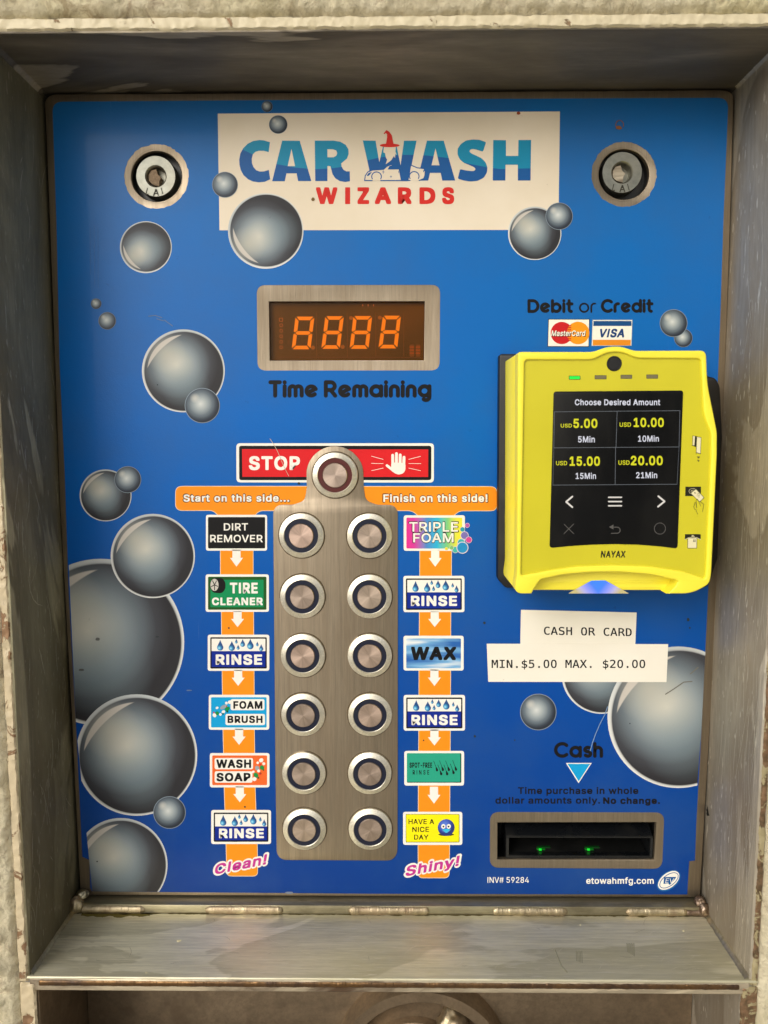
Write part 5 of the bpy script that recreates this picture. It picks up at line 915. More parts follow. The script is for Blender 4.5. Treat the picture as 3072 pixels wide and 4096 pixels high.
text('lettering', 'WAX', 'K4', 732, 1040, 399, 310, BLACK, l, 7, slant=.05, grow=60)
l = label('K6', 692, 89, 1089, 319, 'teal service label reading SPOT-FREE RINSE'); lr(l, 'label_border', 'K6', 709, 104, 1071, 300, pr((24, 62, 52)), 6); lr(l, 'label_field', 'K6', 709, 104, 1064, 295, pr((42, 160, 132)), 7)
text('lettering', 'SPOT-FREE', 'K6', 727, 877, 201, 166, BLACK, l, 8, grow=46); text('lettering', 'RINSE', 'K6', 748, 857, 246, 216, BLACK, l, 8, grow=26, track=260)
for x, y in [(909, 212), (948, 210), (988, 210), (1035, 208), (937, 238), (977, 238), (1019, 230)]:
    sheet('rain_drop', [[Q('K6', arc(x, y + 3, 8, 10, -10, 190, 8) + [(x - 9, y - 24)])]], BLACK, l, 8); strokes('rain_streak', [[(x - 9, y - 22), (x - 22, y - 56)]], 3, BLACK, l, 8.5, z='K6')
l = label('K6', 684, 493, 1077, 713, 'yellow label reading HAVE A NICE DAY with a blue smiling ball'); lr(l, 'label_border', 'K6', 702, 508, 1058, 696, pr((70, 96, 30)), 6, 4); lr(l, 'label_field', 'K6', 705, 511, 1054, 692, YEL, 7, 3)
for s_, a, b, c, e in (('HAVE A', 720, 890, 575, 541), ('NICE', 745, 856, 627, 593), ('DAY', 757, 852, 678, 645)): text('lettering', s_, 'K6', a, b, c, e, BLACK, l, 8, grow=20)
sheet('ball_shadow', [[Q('K6', ell(970, 644, 52, 10, 0, 24))]], pr((70, 74, 40)), l, 8)
def _ball():
    t = NT('printed_blue_ball'); uv = t.n('ShaderNodeUVMap'); sp = t.n('ShaderNodeSeparateXYZ', {0: uv.outputs[0]})
    d = t.math('SQRT', t.math('ADD', t.math('POWER', t.math('ADD', sp.outputs[0], .2), 2), t.math('POWER', t.math('SUBTRACT', sp.outputs[1], .3), 2)))
    return t.p(col=t.ramp(d, [(.1, lin((92, 130, 220))), (.7, lin((48, 76, 176))), (1, lin((30, 46, 120)))]), rough=.35)
bx, by = q('K6', 970, 598)
sheet('smiling_ball', [[Q('K6', circ(970, 598, 56))]], _ball(), l, 9, uvf=lambda x, y: ((x - bx) / 34, -(y - by) / 34))
for ex in (951, 987):
    sheet('ball_eye', [[Q('K6', ell(ex, 590, 14, 16, 0, 24))]], WHITE, l, 10); sheet('ball_eye', [[Q('K6', circ(ex + (1 if ex < 970 else -1), 591, 6, 16))]], BLACK, l, 11)
sheet('ball_mouth', [[Q('K6', arc(971, 608, 20, 24, 0, 180, 14))]], pr((50, 190, 230)), l, 10); strokes('ball_smile', [arc(971, 606, 26, 20, 10, 170, 12)], 4, pr((90, 170, 226)), l, 11, z='K6')
# marks of wear on the overlay
RUST = pr((132, 84, 52), .7); SCR = pr((120, 150, 186), .5); GRIM = pr((46, 56, 58), .6)
def blob(z, x, y, r, mat, n=10, s=0, ry=None):
    sheet('stain', [[Q(z, [(x + r * (1 + .5 * noise.noise(Vector((math.cos(a) * 2, math.sin(a) * 2, s)))) * math.cos(a), y + (ry or r) * (1 + .5 * noise.noise(Vector((math.cos(a) * 2, math.sin(a) * 2, s + 4)))) * math.sin(a)) for a in [2 * math.pi * i / 16 for i in range(16)]])]], mat, ov, n)
strokes('stain', [arc(1018, 540, 17, 20, 150, 380, 12)], 3, RUST, ov, 10, z='B'); blob('B', 1015, 552, 13, RUST, s=2, ry=8); blob('B', 581, 489, 8, pr((150, 70, 40), .7), s=3, ry=7)
blob('L', 460, 420, 8, pr((120, 96, 60), .7), s=4); blob('C1', 1415, 130, 9, GRIM, s=5, ry=12); blob('C1', 1425, 185, 6, GRIM, s=6)
strokes('scratch', [[(1265, 625), (1320, 590), (1385, 545)], [(1430, 490), (1480, 448)], [(1385, 545), (1440, 540)]], 7, pr((110, 108, 100), .6), ov, 10, z='C1')
strokes('scratch', [[(880, 708), (862, 760), (830, 820), (800, 890), (780, 945), (765, 1000)]], 5, SCR, ov, 10, z='C1')
strokes('scratch', [[(712, 8), (735, 40), (765, 95), (800, 180), (822, 225), (838, 256)]], 3, pr((196, 180, 160), .5), ov, 12, z='K1')
strokes('scratch', [[(985, 605), (1030, 600), (1075, 615)], [(1090, 630), (1145, 670)], [(1040, 622), (1085, 636)]], 4, pr((110, 122, 132), .5), ov, 10, z='G1')
strokes('scratch', [[(598, 20), (600, 330)], [(626, 0), (628, 400)], [(650, 10), (652, 420)]], 1.6, pr((86, 122, 176), .5), ov, 8, z='G1')
blob('G1', 1045, 1060, 4, GRIM, s=7); blob('G2', 720, 1210, 17, pr((104, 106, 104), .5), s=8, ry=11); blob('G2', 600, 1437, 20, pr((92, 94, 94), .5), s=9, ry=8); blob('G2', 1160, 1193, 13, GRIM, s=10, ry=5); blob('G3', 716, 1191, 5, BLACK, s=11)
blob('G2', 1395, 1588, 22, pr((90, 112, 150), .5), s=12, ry=5); blob('K5', 840, 1030, 26, pr((120, 130, 150), .6), s=13, ry=7); blob('R1', 1040, 840, 1, BLACK, s=14)
for a in [('K3', 440, 186, 6), ('K5', 547, 460, 6), ('K4', 820, 932, 5), ('K4', 1160, 905, 8), ('K4', 1425, 930, 5), ('C1', 62, 152, 8), ('C1', 1028, 820, 4), ('C2', 683, 1107, 3), ('K1', 905, 305, 9)]: blob(*a, GRIM, s=a[1])
# ---------------------------------------------------------------- push buttons
m_bez = steel('turned_steel_bezel', (250, 245, 230), .42, (1, 1, 1), 500, .05, (196, 178, 130), .3, 40, rvar=.08)
def _cap():
    t = NT('spun_steel_cap'); v = t.co(); sp = t.n('ShaderNodeSeparateXYZ', {0: v.outputs[0]}); oi = t.n('ShaderNodeObjectInfo')
    ang = t.math('ARCTAN2', sp.outputs[2], sp.outputs[0]); r = t.math('SQRT', t.math('ADD', t.math('POWER', sp.outputs[0], 2), t.math('POWER', sp.outputs[2], 2)))
    a2 = t.math('ADD', ang, t.math('MULTIPLY', oi.outputs['Random'], 9))
    cx = t.n('ShaderNodeCombineXYZ', {0: t.math('MULTIPLY', t.math('COSINE', a2), 1.2), 1: t.math('MULTIPLY', t.math('SINE', a2), 1.2), 2: t.math('ADD', t.math('MULTIPLY', r, 30), t.math('MULTIPLY', oi.outputs['Random'], 7))})
    f = t.noise(cx, 2.2, 4, .6); rings = t.noise(t.n('ShaderNodeCombineXYZ', {0: t.math('MULTIPLY', r, 1)}), 5200, 2, .6)
    tint = t.ramp(oi.outputs['Random'], [(0, lin((206, 180, 166))), (.5, lin((200, 182, 166))), (1, lin((182, 164, 152)))])
    c = t.mix(t.ramp(f, [(.36, G1_(.28)), (.62, G1_(0))]), tint, lin((112, 98, 90)))
    c = t.mix(t.ramp(t.noise(v, 260, 3), [(.6, G1_(0)), (.75, G1_(.25))]), c, lin((214, 200, 188)))
    tg = t.n('ShaderNodeTangent', direction_type='RADIAL', axis='Y')
    return t.p(col=c, metal=1.0, rough=.42, aniso=.5, tan=tg.outputs[0], normal=t.bump(rings, .07, .0002))
m_cap = _cap(); m_ringB = m_black('navy_ring', (5, 15, 42), .3); m_ringR = m_black('maroon_ring', (78, 14, 12), .3)
m_gapshade = pr((84, 72, 54), .8)
def button(c, ring, lab):
    b = lathe('push_button', c, [(.01235, 0), (.0123, .0009), (.0121, .0012), (.0098, .0021), (.0095, .00225), (.0093, .0021), (.00915, .0012)], m_bez, panel, 72, origin=c, label=lab)
    lathe('shadow_ring', c, [(.01285, .00002), (.0128, .00008), (.0120, .00008)], m_gapshade, b, 48, origin=c, wob=.02)  # dark brown ring that paints a shadow gap round the bezel
    lathe('light_ring', c, [(.00922, .0017), (.0068, .0017)], ring, b, 64, origin=c)
    lathe('button_cap', c, [(.0069, .0009), (.00665, .0022), (.00640, .00245), (0, .00245)], m_cap, b, 64, origin=c, smooth=25)
    return b
def bc(x, y): return (P(x, y, .0022).x, -.0006, P(x, y, .0022).z)
button(bc(1340, 1901), m_ringR, 'round steel button with a maroon ring on the STOP banner')
ys = [(1205, 2143, 1478, 2144), (1209, 2387, 1478, 2387), (1211, 2624, 1479, 2624), (1212, 2861, 1480, 2861), (1215, 3095, 1479, 3095), (1217, 3319.5, 1481, 3319)]
LN = ['DIRT REMOVER', 'TIRE CLEANER', 'the upper left RINSE label', 'FOAM BRUSH', 'WASH SOAP', 'the lowest left RINSE label']; RN = ['TRIPLE FOAM', 'the upper right RINSE label', 'WAX', 'the lower right RINSE label', 'SPOT-FREE RINSE', 'HAVE A NICE DAY']
pb = button(bc(1205, 2143), m_ringB, 'round steel button with a navy ring beside DIRT REMOVER')
for i, (a, b_, c_, d_) in enumerate(ys):
    for (x, y, nm) in ((a, b_, LN[i]), (c_, d_, RN[i])):
        if (x, y) == (1205, 2143): continue
        w = Vector(bc(x, y)); c = pb.copy(); COL.objects.link(c); c.parent = panel; c.location = w - WPOS[panel.name]; WPOS[c.name] = w
        c.rotation_euler = (random.uniform(-.012, .012), random.uniform(0, 6.28), random.uniform(-.012, .012))
        c['label'] = 'round steel button with a navy ring beside ' + nm
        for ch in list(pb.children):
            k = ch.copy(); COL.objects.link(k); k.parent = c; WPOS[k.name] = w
# ---------------------------------------------------------------- locks
m_chrome = steel('nickel_lock_steel', (146, 147, 138), .42, (1, 1, 1), 120, .06, (160, 156, 140), .4, 60, rvar=.1, seed=31)
m_clay = NT('packed_dirt'); _v = m_clay.co(); m_clay = m_clay.p(col=m_clay.mix(m_clay.noise(_v, 900, 4), lin((96, 78, 62)), lin((176, 152, 124))), rough=.9, normal=m_clay.bump(m_clay.noise(_v, 1200, 3), .6, .0004))
def lockset(cx, cy, kx, ky, lab, dirty):
    c = P(cx, cy, 0); c = (c.x, 0, c.z); kc = P(kx, ky, -.001); kc = (kc.x, .001, kc.z)
    lk = lathe('lock', c, [(.01365, .0001), (.01355, -.0012), (.0132, -.0085), (0, -.0085)], m_hous, panel, 72, label=lab, smooth=40)
    lathe('lock_cylinder', kc, [(.0106, -.0075), (.0105, -.0007), (.0102, 0), (.0057, 0), (.0052, -.0005), (.0049, -.0012), (.0048, -.006), (0, -.006)], m_chrome, lk, 72)
    # keyway plug
    V, F = [], []; pl = [(-.003, .0036), (-.0003, .0042), (.0004, .0016), (.0022, 0), (.0012, -.0016), (.0010, -.0044), (-.0022, -.0036), (-.0042, -.0018), (-.0044, .0012)]
    w = [(kc[0] + a, kc[2] + b) for a, b in pl]; n = len(w)
    V = [Vector((a, kc[1] + .002, b)) for a, b in w] + [Vector((a, kc[1] + .0062, b)) for a, b in w]
    mk('keyway_dirt', V, [list(range(n))] + [(i, (i + 1) % n, n + (i + 1) % n, n + i) for i in range(n)], m_clay if dirty else m_lip, lk, label='dried mud packed into the keyhole' if dirty else None)
    # stamped letters
    px, py = kx, ky
    ZONES['LKT'] = (px, py, 1)
    text('stamped_letters', 'L', 'LKT', -42, -22, 74, 46, m_stamp, lk, d=-.00085, slant=.25, grow=14); text('stamped_letters', 'A', 'LKT', -11, 13, 78, 50, m_stamp, lk, d=-.00085, grow=14); text('stamped_letters', 'I', 'LKT', 26, 36, 71, 45, m_stamp, lk, d=-.00085, slant=-.25)
    return lk
m_stamp = pr((62, 60, 52), .5)
lockset(*LOCKS[0][0], *q('LK', 820, 877), 'left round barrel lock with a mud-filled keyhole', True)
lockset(*LOCKS[1][0], *q('B', 1029, 745), 'right round barrel lock with an open keyhole', False)
# ---------------------------------------------------------------- time display
m_board = NT('display_board'); _v = m_board.co(); m_board = m_board.p(col=m_board.mix(m_board.ramp(m_board.noise(_v, 26, 4), [(.35, G1_(0)), (.7, G1_(1))]), lin((80, 62, 20)), lin((104, 78, 30))), rough=.5)
td = sheet('display_board', [[Q('T', [(285, 250), (1335, 250), (1332, 660), (285, 660)])]], m_board, panel, d=-.0042, label='dim amber circuit board behind the display window')
def _amber():
    t = NT('amber_window'); tr = t.n('ShaderNodeBsdfTransparent', {0: (.95, .62, .14, 1)}); gl = t.n('ShaderNodeBsdfGlossy', {0: (.4, .36, .3, 1), 1: .12})
    lw = t.n('ShaderNodeFresnel', {0: 1.45}); m = t.n('ShaderNodeMixShader', {0: lw.outputs[0], 1: tr.outputs[0], 2: gl.outputs[0]}); t.t.links.new(m.outputs[0], t.out.inputs[0]); return t.m
sheet('display_window', [[Q('T', [(286, 252), (1333, 252), (1330, 657), (288, 657)])]], _amber(), panel, d=-.0022, thick=.0006, label='dark amber plastic window')
m_seg = emis('lit_amber_segment', (252, 146, 24), 1.0, (60, 40, 20)); m_dot = emis('dim_amber_dot', (210, 120, 50), .12, (150, 100, 50)); m_pcb = emis('board_trace', (230, 130, 90), .35, (170, 110, 80)); m_pcr = emis('red_trace', (255, 60, 30), .5, (170, 60, 40))  # only the digits are lit; dots and traces get a painted glow
def digit(tlx, trx, ty, blx, brx, by):
    w = 24; g = 2.5
    def pt(u, v):  # u 0..1 across, v 0..1 down
        xl = tlx + (blx - tlx) * v; xr = trx + (brx - trx) * v; return (xl + (xr - xl) * u, ty + (by - ty) * v)
    def seg(pts): sheet('digit_segment', [[Q('T', pts)]], m_seg, td, d=-.0040)
    uw = w / (trx - tlx); vw = w / (by - ty); gu, gv = g / (trx - tlx), g / (by - ty)
    seg([pt(gu * 3, 0), pt(1 - gu * 3, 0), pt(1 - uw - gu, vw - gv * 0), pt(uw + gu, vw)])
    seg([pt(gu * 3, 1), pt(1 - gu * 3, 1), pt(1 - uw - gu, 1 - vw), pt(uw + gu, 1 - vw)])
    seg([pt(uw * .35 + gu, .5), pt(uw + gu, .5 - vw / 2), pt(1 - uw - gu, .5 - vw / 2), pt(1 - uw * .35 - gu, .5), pt(1 - uw - gu, .5 + vw / 2), pt(uw + gu, .5 + vw / 2)])
    for u0, u1 in ((0, uw), (1, 1 - uw)):
        s_ = 1 if u0 == 0 else -1
        seg([pt(u0, gv * 3), pt(u1, vw + gv * 2), pt(u1, .5 - vw / 2 - gv), pt(u0 + s_ * uw * .3, .5 - gv * 2), pt(u0, .5 - gv * 4)])
        seg([pt(u0, 1 - gv * 3), pt(u1, 1 - vw - gv * 2), pt(u1, .5 + vw / 2 + gv), pt(u0 + s_ * uw * .3, .5 + gv * 2), pt(u0, .5 + gv * 4)])
digit(468, 594, 359, 442, 567, 576); digit(666, 789, 356, 639, 762, 573); digit(852, 977, 355, 827, 952, 573); digit(1048, 1168, 353, 1018, 1143, 570)
for x, y in ((584, 565), (781, 560), (836, 368), (1028, 366)): sheet('decimal_dot', [[Q('T', circ(x, y, 13, 20))]], m_dot, td, d=-.0040)
strokes('solder_ring', [circ(373, y, 10, 14) + [(383, y)] for y in (417, 453, 490, 526, 563)] + [[(361, 369), (382, 369), (382, 390), (361, 390), (361, 369)]], 2.5, m_pcb, td, d=-.0040, z='T')
strokes('board_marking', [arc(425, 527, 7, 10, 60, 300, 8), [(606, 330), (608, 630)], [(810, 330), (812, 628)], [(1000, 330), (1000, 620)], [(1186, 330), (1186, 625)], [(360, 629), (1300, 629)]], 1.6, NT('seam').p(col=lin((150, 100, 60)), rough=.6), td, d=-.0041, z='T')
for x in (914, 950, 986): sheet('red_tick', [[Q('T', rrect(x - 3, 277, x + 3, 290))]], m_pcb, td, d=-.0040)
for x in (1240, 1281):
    sheet('resistor', [[Q('T', fillet([(x - 15, 545), (x + 15, 545), (x + 15, 625), (x - 15, 625)], 8, 3))]], emis('resistor_body', (190, 100, 40), .04, (120, 80, 44)), td, d=-.0040)  # resistors are no lamps; a faint glow is put into their colour
    sheet('resistor_band', [[Q('T', rrect(x - 15, y, x + 15, y + 7))] for y in (558, 578, 598)], emis('resistor_band', (230, 110, 40), .16, (150, 80, 40)), td, d=-.0039)
# ================================================================ bill acceptor
bill = thing('bill_acceptor', (P(*q('C2', 675, 770)).x, 0, P(*q('C2', 675, 890)).z), 'black plastic banknote slot with green glowing guides set in the panel below the Cash arrow', 'bill acceptor')
ZONES['W'] = (0, 0, 1)
def w_(x, y, d=0): return P(*q('C2', x, y), d)
b0, b1 = w_(148, 648), w_(1204, 895)
X0, X1, Z1, Z0 = b0.x, b1.x, b0.z, b1.z
box('back_panel', X0 - .004, X1 + .004, .028, .030, Z0 - .003, Z1 + .003, m_dark, bill)
for a in ((X0 - .003, X0 - .0004, Z0 - .002, Z1 + .002), (X1 + .0004, X1 + .003, Z0 - .002, Z1 + .002)): box('side_shroud', a[0], a[1], .0031, .028, a[2], a[3], m_hous, bill)
box('top_shroud', X0 - .003, X1 + .003, .0031, .028, Z1 + .0004, Z1 + .003, m_hous, bill); box('bottom_shroud', X0 - .003, X1 + .003, .0031, .028, Z0 - .003, Z0 - .0004, m_hous, bill)
xl, xr = w_(203, 700, -.004).x, w_(1172, 700, -.004).x; zt = w_(400, 662, -.006).z; zm = w_(400, 742, -.002).z; zl = w_(400, 862, -.002).z; zb = w_(400, 884, -.003).z
def prism(name, prof, x0, x1, mat, parent, bev=0, label=None):
    n = len(prof); V = [Vector((x0, y, z)) for y, z in prof] + [Vector((x1, y, z)) for y, z in prof]
    bm = bmesh.new(); vs_ = [bm.verts.new(v) for v in V]
    bm.faces.new(vs_[:n]); bm.faces.new(vs_[n:][::-1])
    for i in range(n): bm.faces.new((vs_[i], vs_[n + i], vs_[n + (i + 1) % n], vs_[(i + 1) % n]))
    bmesh.ops.recalc_face_normals(bm, faces=bm.faces)
    if bev: bmesh.ops.bevel(bm, geom=list(bm.edges), offset=bev, segments=2, affect='EDGES')
    bm.verts.index_update(); VV = [v.co.copy() for v in bm.verts]; FF = [[v.index for v in f.verts] for f in bm.faces]; bm.free()
    return mk(name, VV, FF, mat, parent, smooth=35, label=label)
m_bb = m_black('glossy_black_plastic', (16, 18, 21), .25)
prism('upper_bezel', [(.0095, zt), (.0012, zm + .0008), (.0012, zm - .0002), (.020, zm - .0002), (.020, zt)], xl, xr, m_bb, bill, .0003)
prism('lower_lip', [(.0015, zl), (.0015, zb), (.020, zb), (.020, zl - .0012)], xl, xr, m_bb, bill, .0003)
for s_, xx in ((1, xl), (-1, xr)):
    prism('side_cheek', [(.0011, zm), (.0011, zl - .001), (.020, zl - .001), (.020, zm)], min(xx, xx + s_ * .0016), max(xx, xx + s_ * .0016), m_bb, bill, .0002)
m_in = m_black('slot_interior', (9, 10, 10), .5)
prism('slot_floor', [(.0035, zl - .0006), (.0245, zl + .0018), (.0245, zb), (.0035, zb)], xl + .002, xr - .002, m_in, bill)
box('slot_back', xl + .001, xr - .001, .0245, .0255, zb, zt, m_in, bill)
m_gl = emis('green_guide_light', (20, 235, 50), .9); m_gd = emis('green_light_spill', (8, 120, 24), .5, (4, 20, 8)); m_gf = emis('faint_green_spill', (4, 70, 14), .4, (6, 14, 8))
for gx, wd in ((452, 1.0), (772, 1.15)):
    c = w_(gx, 824, -.0074)
    box('guide_light', c.x - .0026, c.x - .0010, .0062, .0072, c.z - .0004, c.z + .0007, m_gl, bill, .0002)
    box('guide_spill', c.x - .0036, c.x + .0012 * wd, .0073, .0090, c.z - .0008, c.z + .0001, m_gd, bill, .0002); box('guide_spill', c.x - .0030, c.x + .0046 * wd, .0091, .0110, c.z - .0008, c.z + .0001, m_gf, bill, .0002)  # dim glowing slabs imitate green light spilling over the slot floor
for k in range(6):
    x = xl + .010 + (xr - xl - .020) * k / 5; box('note_roller', x - .0024, x + .0024, .0150, .0170, zl + .0050, zl + .0058, m_in, bill, .0003)
# ================================================================ stuck paper labels
m_tape = NT('cream_label_tape'); _v = m_tape.co(); m_tape = m_tape.p(col=m_tape.mix(m_tape.ramp(m_tape.noise(_v, 190, 6, .75), [(.66, G1_(0)), (.74, G1_(.55))]), m_tape.mix(m_tape.noise(_v, 22, 4), lin((228, 222, 206)), lin((240, 236, 226))), lin((150, 138, 110))), rough=.32, normal=m_tape.bump(m_tape.noise(_v, 90, 3), .25, .0004))
def tape(name, quad, lab, n):
    c = P(*q('C1', *quad[3])); t = thing(name, (c.x, 0, c.z), lab, 'label', 'tape labels stuck under the card reader'); sheet('label_strip', [[fillet(Q('C1', quad), 1.2, 2)]], m_tape, t, n, thick=.00012); return t
t1 = tape('price_label', [(305, 65), (1073, 83), (1062, 330), (300, 330)], 'cream tape label reading CASH OR CARD, tucked above the wider price label', 7)
text('lettering', 'CASH OR CARD', 'C1', 457, 1040, 230, 177, BLACK, t1, 8, font='M', grow=14, slope=.018)
t2 = tape('price_label', [(78, 290), (1282, 293), (1271, 545), (88, 543)], 'wide cream tape label reading MIN. $5.00 MAX. $20.00', 13)
text('lettering', 'MIN.$5.00 MAX. $20.00', 'C1', 110, 1130, 451, 397, BLACK, t2, 14, font='M', grow=14)
# ================================================================ card reader
DR = .048
rd = thing('card_reader', (P(*q('R2', 800, 1035)).x, 0, P(*q('R2', 800, 1035)).z), 'yellow contactless card reader with a black touch screen asking to choose an amount', 'card reader')
def _yel(name, c, r, bmp):
    t = NT(name); v = t.co(); a = t.noise(v, 40, 5); b = t.noise(v, 700, 3)
    c_ = t.mix(t.ramp(a, [(.4, G1_(0)), (.75, G1_(.3))]), lin(c), tuple(x * .82 for x in lin(c)[:3]) + (1,)); c_ = t.mix(t.ramp(t.noise(v, 230, 5, .7), [(.72, G1_(0)), (.78, G1_(.4))]), c_, lin((120, 104, 30)))
    return t.p(col=c_, rough=r, normal=t.bump(b, bmp, .0003))
m_yel = _yel('moulded_yellow_plastic', (243, 230, 62), .42, .25); m_yface = _yel('gloss_yellow_face', (202, 193, 38), .22, .03)
OUT = fillet([q('R1', 203, 427) + (12,), q('R1', 700, 427) + (16,), q('R1', 800, 392) + (22,), q('R1', 893, 391) + (22,), q('R1', 975, 420) + (20,), q('R1', 1452, 418) + (24,), q('R1', 1461, 640) + (40,), q('R1', 1525, 960) + (20,), q('R2', 1524, 120) + (0,), q('R2', 1487, 905) + (16,), q('R2', 1474, 972) + (20,), q('R2', 1360, 1037) + (40,), q('R2', 178, 1037) + (34,), q('R2', 197, 900) + (14,)], 0, 7)
# the lower mouth cut into the front shell
OUTS = fillet([q('R1', 203, 427) + (12,), q('R1', 700, 427) + (16,), q('R1', 800, 392) + (22,), q('R1', 893, 391) + (22,), q('R1', 975, 420) + (20,), q('R1', 1452, 418) + (24,), q('R1', 1461, 640) + (40,), q('R1', 1525, 960) + (20,), q('R2', 1524, 120) + (0,), q('R2', 1487, 905) + (16,), q('R2', 1474, 972) + (20,), q('R2', 1360, 1037) + (40,), q('R2', 1188, 1037) + (0,),
    q('R2', 1212, 1024) + (10,), q('R2', 1250, 985) + (14,), q('R2', 1266, 950) + (10,), q('R2', 1080, 908) + (20,), q('R2', 880, 893) + (10,), q('R2', 700, 893) + (20,), q('R2', 500, 910) + (20,), q('R2', 353, 942) + (10,), q('R2', 318, 990) + (14,), q('R2', 292, 1037) + (0,), q('R2', 178, 1037) + (34,), q('R2', 197, 900) + (14,)], 0, 6)
INN = fillet([q('R1', 246, 478) + (16,), q('R1', 700, 478) + (20,), q('R1', 800, 428) + (26,), q('R1', 893, 426) + (26,), q('R1', 990, 468) + (20,), q('R1', 1420, 470) + (18,), q('RI', 398, 40) + (40,), q('RI', 498, 285) + (16,), q('RI', 497, 600) + (0,), q('RI', 428, 2150) + (0,), q('R2', 1446, 938) + (8,), q('R2', 1300, 890) + (10,), q('R2', 1080, 856) + (20,), q('R2', 840, 847) + (20,), q('R2', 600, 855) + (20,), q('R2', 400, 884) + (10,), q('R2', 222, 918) + (12,)], 0, 6)
slab('front_bezel', [OUTS, INN[::-1]], DR, DR - .0085, m_yel, rd, bev=.0007, seg=3, inner_back=DR - .0018)
slab('face_panel', [offset(INN, 1)], DR - .0014, DR - .003, m_yface, rd)
slab('body_shell', [offset(OUT, -1.0)], DR - .0084, .0066, m_yel, rd, bev=.0003, seg=1, dp=DR)
# darker mouth floor in front of the shell and its blue glow
mouth = Q('R2', [(352, 944), (500, 910), (700, 892), (880, 892), (1080, 908), (1272, 950), (1180, 1036), (296, 1036)])
def _glow():
    t = NT('lit_blue_diffuser'); uv = t.n('ShaderNodeUVMap'); sp = t.n('ShaderNodeSeparateXYZ', {0: uv.outputs[0]}); f = t.math('ABSOLUTE', sp.outputs[0])
    fade = t.math('ADD', f, t.math('MULTIPLY', t.math('SUBTRACT', 1.0, sp.outputs[1]), .35))
    return t.p(col=t.ramp(fade, [(.3, lin((30, 50, 120))), (1, lin((190, 180, 120)))]), em=t.ramp(fade, [(.2, lin((56, 132, 255))), (.6, lin((86, 116, 250))), (1, lin((150, 150, 230)))]), es=t.ramp(fade, [(.3, G1_(1.0)), (.75, G1_(.7)), (1.05, G1_(.05))]), rough=.4)
gx, gy = q('R2', 735, 950)
sheet('status_light', [[fillet(Q('R2', [(690, 950), (780, 948), (940, 1035), (534, 1035)]), 6, 4)]], _glow(), rd, d=DR - .0078, uvf=lambda x, y: ((x - gx) / 125, 1 - (y - gy) / 52))
# base
m_base = m_black('reader_base_plastic', (7, 7, 10), .4)
slab('mounting_base', [fillet([q('R1', 78, 440) + (14,), q('R1', 1462, 590) + (0,)][:1] + [q('R1', 1400, 440) + (0,), q('R1', 1466, 592) + (6,), q('R1', 1512, 598) + (14,), q('R1', 1544, 650) + (14,), q('R1', 1560, 990) + (0,), q('R2', 1554, 100) + (0,), q('R2', 1530, 800) + (0,), q('R2', 1465, 995) + (20,), q('R2', 120, 1000) + (14,), q('R2', 66, 940) + (12,), q('R2', 72, 300) + (0,)], 0, 5)],   .0064, .0004, m_base, rd, bev=.0008, seg=2, dp=.0064)
mgas = NT('dirty_sealant'); mgas = mgas.p(col=lin((40, 36, 32)), rough=.8, normal=mgas.bump(mgas.noise(mgas.co(), 500, 4), .8, .0006))
strokes('sealant_seam', [[(112, 452), (84, 470), (80, 560), (84, 700), (74, 900), (72, 1100)], ], 5, mgas, rd, d=.0009, z='R1')
# face features
FD = DR - .0014 + .00008
lens = P(*q('R1', 841, 505), FD)
lathe('sensor_lens', (lens.x, -FD, lens.z), [(.0036, 0), (.0034, .0003), (.0030, .0003), (.0028, .0001), (0, .0001)], m_base, rd, 36)
for k, (x0, y0, x1, y1) in enumerate([(540, 585, 617, 612), (711, 582, 790, 609), (883, 579, 960, 606), (1054, 577, 1132, 605)]):
    b_ = sheet('indicator_light', [[fillet(Q('R1', [(x0, y0), (x1, y0), (x1, y1), (x0, y1)]), 2, 2)]], pr((96, 92, 60), .3), rd, d=FD, label='indicator light glowing green' if k == 0 else None)
    sheet('light_window', [[fillet(Q('R1', [(x0 + 4, y0 + 4), (x1 - 4, y0 + 4), (x1 - 4, y1 - 4), (x0 + 4, y1 - 4)]), 1.5, 2)]], emis('green_led', (10, 250, 70), 1.1) if k == 0 else pr((118, 112, 84), .3), b_, d=FD + .00004)
def _scr():
    t = NT('black_screen_glass'); v = t.co(scale=(1, 1, .3)); a = t.noise(v, 30, 5, .7)
    return t.p(col=t.mix(t.ramp(a, [(.45, G1_(0)), (.8, G1_(.5))]), lin((5, 6, 8)), lin((36, 35, 33))), rough=t.math('ADD', .10, t.math('MULTIPLY', a, .16)), spec=.22)
scr = slab('touch_screen', [fillet([q('R1', 439, 690) + (12,), q('R1', 1300, 683) + (12,), q('R2', 1278, 300) + (0,), q('R2', 1262, 738) + (14,), q('R2', 1150, 724) + (10,), q('R2', 1000, 712) + (10,), q('R2', 840, 708) + (10,), q('R2', 690, 712) + (10,), q('R2', 560, 720) + (10,), q('R2', 412, 734) + (14,), q('R2', 424, 300) + (0,)], 0, 5)], DR - .0011, DR - .002, _scr(), rd, bev=.0002, seg=2)
SD = DR - .0011 + .00006
mw = emis('white_screen_text', (226, 226, 236), .95); my = emis('yellow_screen_text', (236, 232, 20), .9); mg = emis('screen_grid_line', (140, 146, 152), .5); mi = emis('backlit_key', (240, 232, 220), .9); mdim = emis('faint_key_glow', (110, 106, 100), .28, (60, 58, 56))  # the grey keys also get a faint painted glow
text('screen_title', 'Choose Desired Amount', 'R1', 580, 1146, 781, 742, mw, scr, d=SD, grow=24)
strokes('grid_line', [[(444, 825), (1277, 817)], [(440, 1064), (1271, 1058)]], 3.2, mg, scr, d=SD, z='R1'); strokes('grid_line', [[(434, 316), (1258, 310)], [(850, 1058 - 995), (847, 313)]], 3.2, mg, scr, d=SD, z='R2')
